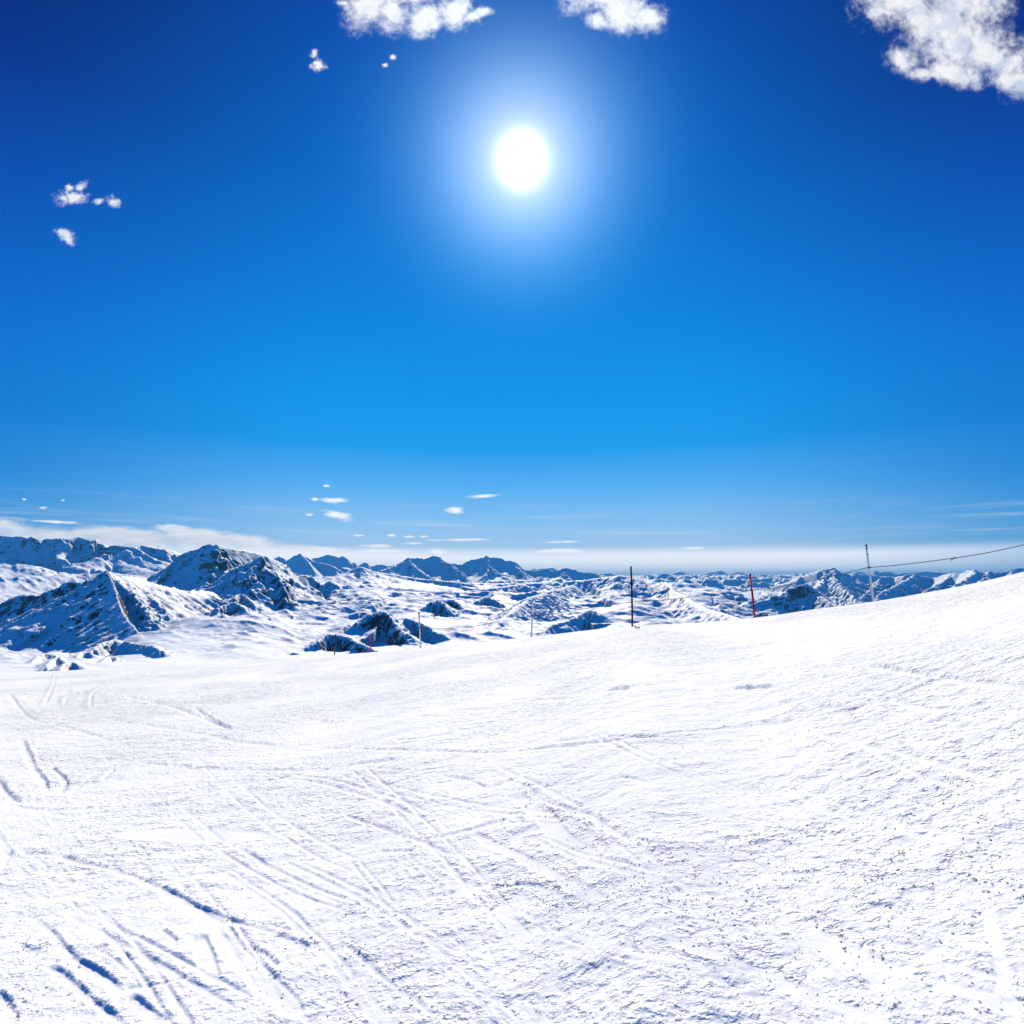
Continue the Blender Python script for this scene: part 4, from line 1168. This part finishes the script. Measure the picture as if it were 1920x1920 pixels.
def mountains(az, R, full=True):
    X = R * np.sin(az)
    Y = R * np.cos(az)
    sh = X.shape
    x, y, a, r = X.ravel(), Y.ravel(), np.broadcast_to(az, sh).ravel(), R.ravel()
    H = base_z(a, r)
    amp = smooth01((r - 900) / 1500)
    farm = smooth01((r - 6500) / 4000)
    # rolling snow: broad billows plus wind-cut hollows
    n1 = fbm(x / 620, y / 420, 4, 101, .5)
    n2 = ridged(x / 900 + 0.3 * n1, y / 520, 4, 111, .5)
    uh = W / 2 + np.tan(a) * F
    mid = np.exp(-((uh - 1370) / 170) ** 2)
    H = H + amp * (1 - farm) * (26 * n1 + 22 * (n2 - .8)) * np.minimum(1, r / 3000 + .1) * (1 + 0.3 * mid)
    if full:
        H = H + (1 - farm) * (3.2 * fbm(x / 110, y / 75, 4, 121, .5) + 1.2 * ridged(x / 60, y / 60, 2, 125)) * np.minimum(1, r / 2500)
    wa, wc = x * .80 - y * .60, x * .60 + y * .80
    wm = smooth01(.5 + 1.2 * fbm(x / 1500, y / 900, 2, 223))
    H = H + amp * (1 - farm) * (9.0 * ridged(wc / 95, wa / 520, 3, 221, .5) - 6) * (.25 + .9 * wm) * np.minimum(1, r / 3000)
    n3 = ridged(x / 4200 + .2 * n1, y / 2600, 5 if full else 3, 131, .52)
    H = H + farm * (n3 - .95) * (95 + 55 * mid + r * .0035)
    rock = np.zeros_like(x) + 0.0
    for rd in RIDGES:
        P = rd['p']
        m = rd['reach'] + 60
        sel = np.nonzero((x > P[:, 0].min() - m) & (x < P[:, 0].max() + m) & (y > P[:, 1].min() - m) & (y < P[:, 1].max() + m))[0]
        if not len(sel): continue
        xs, ys = x[sel], y[sel]
        gl = rd['gl']
        wx = fbm(xs / (gl * 3), ys / (gl * 3), 2, 141) * gl * .35
        wy = fbm(xs / (gl * 3), ys / (gl * 3), 2, 151) * gl * .35
        d0 = np.hypot(wx, wy)
        if rd['wp']:
            w_ = rd['wp']
            ws = w_ * 1.9
            xq = xs + w_ * fbm(xs / ws, ys / ws, 2, 201)
            yq = ys + w_ * fbm(xs / ws, ys / ws, 2, 211)
        else:
            xq, yq = xs, ys
        z, s, d = seg_eval(rd, xq, yq)
        near_c = smooth01(d / (gl * 1.0))
        sw = s + (wx + wy) * near_c
        gz = rd['gully'] * (ridged(sw / gl, d / (gl * 4.5), 3 if full else 2, 161, .5) - .9) * smooth01(d / (gl * 1.2)) * np.exp(-d / (rd['D0'] * 2.2 + 200))
        z = z + gz
        if full:
            z = z + rd['nz'] * fbm(xs / (gl * .8), ys / (gl * .8), 5, 171, .55) * smooth01(d / (gl * .5)) * np.exp(-d / (rd['D0'] * 3 + 300))
            z = z + rd['jag'] * np.abs(perlin(s / (gl * .22), s * 0, 181)) * np.exp(-d / (gl * .25))
        h0 = H[sel]
        k = rd['k']
        H[sel] = smax(z, h0, k)
        wgt = smooth01((z - h0 + k) / (2 * k))
        top = np.exp(-d / (rd['D0'] * .8 + 60))
        rock[sel] = rock[sel] * (1 - wgt) + wgt * rd['rock'] * (.35 + .75 * top)
    for hd in HOLLOWS:
        P, h = hd['p'], hd['h']
        m = h * 6.5 + 40
        sel = np.nonzero((x > P[:, 0].min() - m) & (x < P[:, 0].max() + m) & (y > P[:, 1].min() - m) & (y < P[:, 1].max() + m))[0]
        if not len(sel): continue
        ws = h * 2.2 + 15
        xs = x[sel] + h * .5 * fbm(x[sel] / ws, y[sel] / ws, 2, 231)
        ys = y[sel] + h * .5 * fbm(x[sel] / ws, y[sel] / ws, 2, 241)
        best = np.full(xs.shape, 1e9)
        sg = np.zeros(xs.shape)
        al = np.zeros(xs.shape)
        seg = np.diff(P, axis=0)
        L = np.hypot(seg[:, 0], seg[:, 1]) + 1e-6
        cum = np.concatenate([[0], np.cumsum(L)])
        for i in range(len(seg)):
            ux, uy = seg[i] / L[i]
            nx, ny = -uy, ux
            if nx * P[i, 0] + ny * P[i, 1] > 0: nx, ny = -nx, -ny      # towards the camera
            rx, ry = xs - P[i, 0], ys - P[i, 1]
            t = np.clip(rx * ux + ry * uy, 0, L[i])
            qx, qy = rx - t * ux, ry - t * uy
            d = np.hypot(qx, qy)
            kk = d < best
            best = np.where(kk, d, best)
            sg = np.where(kk, np.where(qx * nx + qy * ny > 0, d, -d), sg)
            al = np.where(kk, (cum[i] + t) / cum[-1], al)
        endf = np.clip(4 * al * (1 - al), 0, 1) ** .6
        hh = h * endf
        d = np.maximum(sg, 0)
        wall = smooth01(d * hd['sf'] / np.maximum(1.25 * hh, 1) )
        back = 1 - smooth01((d - h * 1.1) / (4.5 * h))
        dropv = hh * wall * back
        H[sel] -= dropv
        wr = smooth01(dropv / (h * .15)) * smooth01(1 - d / (1.5 * h))
        rock[sel] = np.maximum(rock[sel], hd['rock'] * wr)
    if full:
        H = H + 2.0 * fbm(x / 34, y / 30, 2, 191, .6) * np.minimum(1, r / 3000)
    return X, Y, H.reshape(sh), rock.reshape(sh)


A0, A1 = math.radians(-47), math.radians(47)
# first pass: find where the visible ground lies, to put the rows there
na_, nr_ = 260, 1500
aa = np.linspace(A0, A1, na_)
rr0 = np.geomspace(260, 56000, nr_)
AA, RR = np.meshgrid(aa, rr0)
_, _, Hc, _ = mountains(AA, RR, full=False)
te_ = (Hc - EYE) / RR
run = np.maximum.accumulate(te_, axis=0)
vis = (te_ >= run - 0.004)
dte = np.abs(np.diff(te_, axis=0, prepend=te_[:1]))
azg = np.broadcast_to(aa[None, :], te_.shape)
sky_te = pchip(TE_A, TE_V, aa)[None, :]
wgt = (dte * vis) * (te_ > sky_te - 0.02) + 4.0e-5
kern = np.exp(-np.linspace(-1.6, 1.6, 17) ** 2)
kern /= kern.sum()
wp = np.pad(wgt, ((0, 0), (8, 8)), 'edge')
wgt = sum(kern[i] * wp[:, i:i + na_] for i in range(17))
wp = np.pad(wgt, ((8, 8), (0, 0)), 'edge')
wgt = sum(kern[i] * wp[i:i + nr_] for i in range(17))
cdf = np.cumsum(wgt, axis=0)
cdf /= cdf[-1]
NC, NRW = 1100, 600
rows_c = np.zeros((NRW, na_))
tq = np.linspace(0, 1, NRW)
for j in range(na_):
    rows_c[:, j] = np.interp(tq, np.concatenate([[0], cdf[:, j]]), np.concatenate([[rr0[0] * .999], rr0]))
af = np.linspace(A0, A1, NC)
MR = np.zeros((NRW, NC))
for i in range(NRW):
    MR[i] = np.interp(af, aa, rows_c[i])
MA = np.broadcast_to(af[None, :], MR.shape)
MX, MY, MH, MK = mountains(MA, MR)
mount = grid_obj('mountains', MX, MY, MH, M_MOUNT, {'rock': MK})
tag(mount, kind='structure')
MTE = (MH - EYE) / MR


def on_mountain(u, v):
    """the visible mountain point under a frame pixel"""
    az, te = ray(u, v)
    c = int(round((float(az) - A0) / (A1 - A0) * (NC - 1)))
    c = min(max(c, 0), NC - 1)
    hit = np.nonzero(MTE[:, c] >= te)[0]
    i = int(hit[0]) if len(hit) else int(np.argmax(MTE[:, c]))
    return Vector((MX[i, c], MY[i, c], MH[i, c]))


# ------------------------------------------------------------------ poles, ropes, ribbons
def frame_of(d):
    d = Vector(d).normalized()
    a = d.cross(Vector((0, 1, 0)))
    if a.length < .1: a = d.cross(Vector((1, 0, 0)))
    a.normalize()
    return a, d.cross(a).normalized()


def tube(pts, rad, sides=8, caps=True):
    pts = [Vector(p) for p in pts]
    rad = rad if hasattr(rad, '__len__') else [rad] * len(pts)
    V, Fc = [], []
    for i, p in enumerate(pts):
        d = pts[min(i + 1, len(pts) - 1)] - pts[max(i - 1, 0)]
        a, b = frame_of(d)
        for k in range(sides):
            t = 2 * math.pi * k / sides
            V.append(p + (a * math.cos(t) + b * math.sin(t)) * rad[i])
    for i in range(len(pts) - 1):
        for k in range(sides):
            k2 = (k + 1) % sides
            Fc.append((i * sides + k, i * sides + k2, (i + 1) * sides + k2, (i + 1) * sides + k))
    if caps:
        Fc.append(tuple(reversed(range(sides))))
        Fc.append(tuple((len(pts) - 1) * sides + k for k in range(sides)))
    return V, Fc


M_WOOD = simple_mat('weathered_wood', (0.050, 0.028, 0.020), .8, .5, 9)
M_RUST = simple_mat('rust_red_band', (0.42, 0.045, 0.02), .6, .3, 20, metal=.7)  # metal share in the pole colours stands in for light bounced off snow
M_BAMBOO = simple_mat('bamboo', (0.30, 0.16, 0.05), .6, .3, 14, metal=.5)
M_RED = simple_mat('red_paint', (0.75, 0.02, 0.05), .45, .12, 12, metal=.85)
M_DRED = simple_mat('dark_red_paint', (0.2, 0.008, 0.03), .5, .2, 12, metal=.7)
M_GREYPOLE = simple_mat('pale_grey_bounce_lit', (0.66, 0.66, 0.66), .5, .06, 10, metal=.85)  # made metallic so the shaded side picks up sunlit snow as bounce light
M_BLACK = simple_mat('black_rubber', (0.02, 0.02, 0.02), .6, .2, 20)
M_ROPE = simple_mat('rope_fibre', (0.16, 0.15, 0.09), .9, .25, 60)
M_RIBBON = simple_mat('white_cloth', (0.8, 0.8, 0.8), .8, .04, 20)
M_YCLIP = simple_mat('yellow_plastic', (0.65, 0.5, 0.05), .5, .1, 20)
M_STEEL = simple_mat('dark_steel', (0.05, 0.05, 0.06), .5, .15, 1)


def empty(name, loc):
    o = bpy.data.objects.new(name, None)
    o.empty_display_size = .2
    o.location = loc
    col.objects.link(o)
    return o


def pole(name, foot_uv, top_uv, R, rad, mats_main, label, group, bands, knobs=(), wobble=0.0, cap=None, main='shaft'):
    """foot on the snow, top on the ray of its traced tip at the same distance; bands = (t0, t1, material, part name)"""
    az, te = ray(*foot_uv)
    R = float(R)
    fx, fy = R * math.sin(az), R * math.cos(az)
    foot = Vector((fx, fy, float(ground_z(np.array(fx), np.array(fy)))))
    top = Vector(at(top_uv[0], top_uv[1], R))
    e = empty(name, foot)
    tag(e, label, 'marker pole', group)
    d = top - foot
    rnd_ = random.Random(int(foot_uv[0]))
    n = 13
    bow = [Vector((wobble * math.sin(3.1 * i / (n - 1)) + rnd_.uniform(-1, 1) * wobble * .25, rnd_.uniform(-1, 1) * wobble * .2, 0)) for i in range(n)]
    def P(t):
        f = t * (n - 1)
        i = min(int(f), n - 2)
        return d * t + bow[i].lerp(bow[i + 1], f - i)
    V, Fc = tube([P(max(t, 0)) if t >= 0 else d * t for t in [-.12] + [i / (n - 1) for i in range(n)]], [rad * 1.05] + [rad * (1.05 - .12 * i / (n - 1)) for i in range(n)], 12)
    mesh_obj(main, V, Fc, mats_main, e)
    for (t0, t1, m, nm) in bands:
        V, Fc = tube([P(t0 + (t1 - t0) * i / 3) for i in range(4)], [rad * 1.09] * 4, 12)
        mesh_obj(nm, V, Fc, m, e)
    for t, s, m in knobs:
        V, Fc = tube([P(t - s * .5), P(t - s * .3), P(t + s * .3), P(t + s * .5)], [rad * 1.2, rad * 1.7, rad * 1.7, rad * 1.2], 12)
        mesh_obj('rope_clip', V, Fc, m, e)
    if cap:
        V, Fc = tube([P(.985), P(1.0) + Vector((0, 0, .004)), P(1.0) + Vector((0, 0, .02))], [rad * 1.15, rad * 1.15, rad * .5], 12)
        mesh_obj('end_cap', V, Fc, cap, e)
    return e, foot, (lambda t: foot + P(t))


RP = {628: 44.0, 695: 40.5, 789: 34.0, 998: 29.8, 1184: 20.4, 1410: 20.8, 1637: 18.4}
gB, gR, gG = 'dark wooden piste poles', 'red piste poles', 'pale grey rope poles along the piste edge'
p628 = pole('piste_pole', (627, 1228), (629.5, 1189), RP[628], .038, M_WOOD, 'dark wooden pole with brown lower half, leaning right before a blue shaded cliff', gB,
            [(.02, .5, M_BAMBOO, 'brown_band'), (.62, .78, M_BAMBOO, 'brown_band')], wobble=.01)
p695 = pole('piste_pole', (694, 1223), (694.5, 1191), RP[695], .034, M_RED, 'short bright red pole between the brown wooden pole and a grey pole', gR,
            [(.48, .62, M_DRED, 'dark_band')])
p789 = pole('rope_pole', (788.5, 1216.5), (785.5, 1148), RP[789], .044, M_GREYPOLE, 'slim grey rope pole with two dark tip rings, right of the short red pole', gG,
            [(.955, .975, M_BLACK, 'ring'), (.86, .88, M_BLACK, 'ring')], knobs=[(.565, .03, M_BLACK)], cap=M_BLACK)
p998 = pole('rope_pole', (996.5, 1195.5), (999, 1123), RP[998], .042, M_GREYPOLE, 'plain grey rope pole without tip rings, beside the left foot of the snowy dome', gG,
            [], knobs=[(.565, .03, M_BLACK)])
p1184 = pole('piste_pole', (1185.5, 1174), (1183, 1062), RP[1184], .030, M_WOOD, 'tall dark wooden pole with rust-red patches, rising above the far skyline', gB,
             [(0.0, .10, M_RUST, 'rust_band'), (.37, .41, M_RUST, 'rust_band'), (.60, .645, M_RUST, 'rust_band'), (.33, .345, M_RUST, 'rust_band')], knobs=[(.385, .012, M_RUST)], wobble=.012)
p1410 = pole('piste_pole', (1415.5, 1160), (1406.5, 1076), RP[1410], .028, M_RED, 'long red pole tilting left, with dark lower half, before the shaded blue ridge', gR,
             [(.16, .30, M_DRED, 'dark_band'), (.34, .62, M_DRED, 'dark_band')])
p1637 = pole('rope_pole', (1637.5, 1129.5), (1624, 1022), RP[1637], .024, M_GREYPOLE, 'tallest pale grey rope pole, tilting left where the rope climbs against the sky', gG,
             [(.935, .95, M_RUST, 'ring'), (.825, .84, M_BLACK, 'ring')], knobs=[(.60, .022, M_BLACK)], cap=M_BLACK)


def rope_between(anchor_pts, radius=.009):
    V, Fc = tube(anchor_pts, radius, 6)
    return V, Fc


def traced(pts, a, b):
    """points seen at (u, v) on the vertical plane through two fixed posts a, b"""
    out = []
    a, b = Vector(a), Vector(b)
    for (u, v) in pts:
        az, te = ray(u, v)
        sx_, cx2 = math.sin(az), math.cos(az)
        dx_, dy_ = b.x - a.x, b.y - a.y
        # r*(sin,cos) = a + t*(dx,dy)
        det = sx_ * (-dy_) + cx2 * dx_
        r = (a.x * (-dy_) + a.y * dx_) / det
        out.append(Vector((r * sx_, r * cx2, EYE + r * float(te))))
    return out


def smooth_line(pts, n=6):
    return [Vector(p) for p in catmull([tuple(p) for p in pts], n)]


A628, A789, A998, A1184, A1410, A1637 = p628[1], p789[1], p998[1], p1184[1], p1410[1], p1637[1]
off = Vector((0, 0.045, 0))
r_right = A1637 + (A1637 - A1410).normalized() * 6 + Vector((2.2, -3.0, 0))
chain = []
left_end = Vector(at(598, 1236, 46.0))
segs = [([(603, 1231), (614, 1222), (624, 1213)], left_end, A628),
        ([(628, 1210), (660, 1211), (695, 1209), (733, 1201), (752, 1196), (772, 1186)], A628, A789),
        ([(787.3, 1178), (820, 1178.5), (860, 1177.5), (890, 1174), (925, 1168), (965, 1160.5)], A789, A998),
        ([(997.8, 1156), (1030, 1151.5), (1065, 1147), (1100, 1141), (1140, 1135.5)], A998, A1184),
        ([(1184.5, 1129), (1225, 1126.5), (1260, 1124), (1300, 1119), (1340, 1114.5), (1380, 1111)], A1184, A1410),
        ([(1412, 1107), (1452, 1102.5), (1478, 1097), (1515, 1090), (1543, 1085.5), (1569, 1079.5), (1600, 1071.5)], A1410, A1637),
        ([(1629.5, 1064.5), (1670, 1061), (1720, 1055.5), (1790, 1046.5), (1850, 1037), (1920, 1022), (1990, 1004)], A1637, r_right)]
for pts_, a, b in segs:
    chain += traced(pts_, a, b)
line = smooth_line([p + off for p in chain], 5)
V, Fc = rope_between(line, .0085)
o = mesh_obj('boundary_rope', V, Fc, M_ROPE)
tag(o, 'thin olive boundary rope sagging from pole to pole and leaving the frame at the right', 'rope')


def ribbon(uv, a, b, size, label, dirx=-1):
    p = traced([uv], a, b)[0] + off
    e = empty('ribbon', p)
    tag(e, label, 'ribbon', 'cloth ribbons tied to the boundary rope')
    s = size
    V = [(0, 0, .01), (dirx * .30 * s, .02, -.10 * s), (dirx * .62 * s, .05, -.34 * s), (dirx * 1.0 * s, .0, -.46 * s),
         (dirx * 1.0 * s, .03, -.74 * s), (dirx * .55 * s, .08, -.66 * s), (dirx * .18 * s, .05, -.42 * s), (dirx * -.04 * s, .02, -.08 * s)]
    back = [(x, y + .012, z) for x, y, z in V]
    n = len(V)
    fc = [(0, 1, 6, 7), (1, 2, 5, 6), (2, 3, 4, 5), (n + 7, n + 6, n + 1, n), (n + 6, n + 5, n + 2, n + 1), (n + 5, n + 4, n + 3, n + 2)]
    fc += [(i, (i + 1) % n + 0, (i + 1) % n + n, i + n) for i in range(n)]
    mesh_obj('tail', V + back, fc, M_RIBBON, e)
    k, kf = tube([(-.03, 0, 0), (.03, 0, 0)], .018, 8)
    mesh_obj('knot', k, kf, M_RIBBON, e)


ribbon((1793, 1046), A1637, r_right, .095, 'white ribbon hanging from the rope against the blue sky at the right')
ribbon((735, 1200.5), A628, A789, .14, 'white ribbon on the rope between the short red pole and a grey pole')
ribbon((623, 1214), left_end, A628, .12, 'small white ribbon on the rope just left of the brown wooden pole')
pc = traced([(746, 1197.5)], A628, A789)[0] + off
V, Fc = tube([pc + Vector((-.05, 0, -.02)), pc + Vector((0, 0, .01)), pc + Vector((.06, 0, .03))], [.02, .05, .02], 8)
tag(mesh_obj('rope_tag', V, Fc, M_YCLIP), 'small yellow tag clipped on the rope right of the short red pole', 'tag')
# a loose rope end lying in the snow at the foot of the tall wooden pole
lp = []
for (u, v) in [(1188.5, 1174.5), (1191, 1176), (1194, 1178), (1199, 1179.2)]:
    X_, Y_ = on_piste(np.array([float(u)]), np.array([float(v) + .6]))
    lp.append(Vector((float(X_[0]), float(Y_[0]), float(ground_z(X_, Y_)[0]) + .04)))
V, Fc = tube(smooth_line(lp, 4), .016, 6)
tag(mesh_obj('loose_rope', V, Fc, M_BLACK), 'short dark rope end on the snow at the foot of the tall wooden pole', 'rope')


# ------------------------------------------------------------------ lift pylons on the left mountain
def pylon(uv, h, label, name='lift_pylon', arm=True):
    p = on_mountain(*uv)
    e = empty(name, p)
    tag(e, label, 'lift pylon', 'small lift pylons below the left mountain' if arm else None)
    if not arm: e['category'] = 'mast'
    r = h * (.045 if arm else .028)
    V, Fc = tube([(0, 0, -3), (0, 0, h * .5), (0, 0, h)], [r * 1.4, r * 1.1, r], 8)
    mesh_obj('mast', V, Fc, M_STEEL, e)
    if arm:
        V, Fc = tube([(-h * .28, 0, h * .98), (h * .28, 0, h * .98)], r * .9, 6)
        mesh_obj('crossarm', V, Fc, M_STEEL, e)
        for s in (-1, 1):
            V, Fc = tube([(s * h * .28, -h * .12, h * .93), (s * h * .28, h * .12, h * .93)], r * 1.1, 6)
            mesh_obj('sheave', V, Fc, M_STEEL, e)
    else:
        V, Fc = tube([(-h * .16, 0, h * .86), (h * .16, 0, h * .86)], r * 2.2, 6)
        mesh_obj('antenna', V, Fc, M_STEEL, e)
    return e


pylon((195, 1203), 13, 'dark lift pylon above the blue shaded hollow, left one of the close pair')
pylon((203, 1198), 11, 'dark lift pylon above the blue shaded hollow, right one of the close pair')
pylon((134, 1203), 9, 'leftmost small lift pylon close under the shadow edge of the left mountain')
pylon((168, 1198), 8, 'small lift pylon midway between the leftmost one and the close pair')
pylon((206, 1191), 8, 'small lift pylon standing highest, above the close pair')
pylon((133, 1230), 10, 'low lift pylon on the rolling snow near the piste edge at the far left')
pylon((297, 1031), 42, 'pale mast standing on the saddle left of the dark pyramid peak', 'summit_mast', arm=False)

# ------------------------------------------------------------------ haze
zmin = min(float(MH.min()), float(GZ2.min())) - 3.0
zmax = float(MH.max()) + 25.0
hb = 48000.0
hv = [(-hb, -hb, zmin), (hb, -hb, zmin), (hb, hb, zmin), (-hb, hb, zmin), (-hb, -hb, zmax), (hb, -hb, zmax), (hb, hb, zmax), (-hb, hb, zmax)]
hf = [(3, 2, 1, 0), (4, 5, 6, 7), (0, 1, 5, 4), (1, 2, 6, 5), (2, 3, 7, 6), (3, 0, 4, 7)]
m_h, t_h = material('thin_air')
pv_ = t_h.n('ShaderNodeVolumePrincipled', {'Color': (0.15, 0.57, 1.0, 1), 'Density': 2.7e-5, 'Anisotropy': 0.0})
t_h.n('ShaderNodeOutputMaterial', {'Volume': pv_.outputs[0]})
hz = mesh_obj('haze', hv, hf, m_h, smooth=False)
tag(hz, kind='stuff')
print('verts', GX.size, MX.size, 'crumbs', nc_, 'z', zmin, zmax)
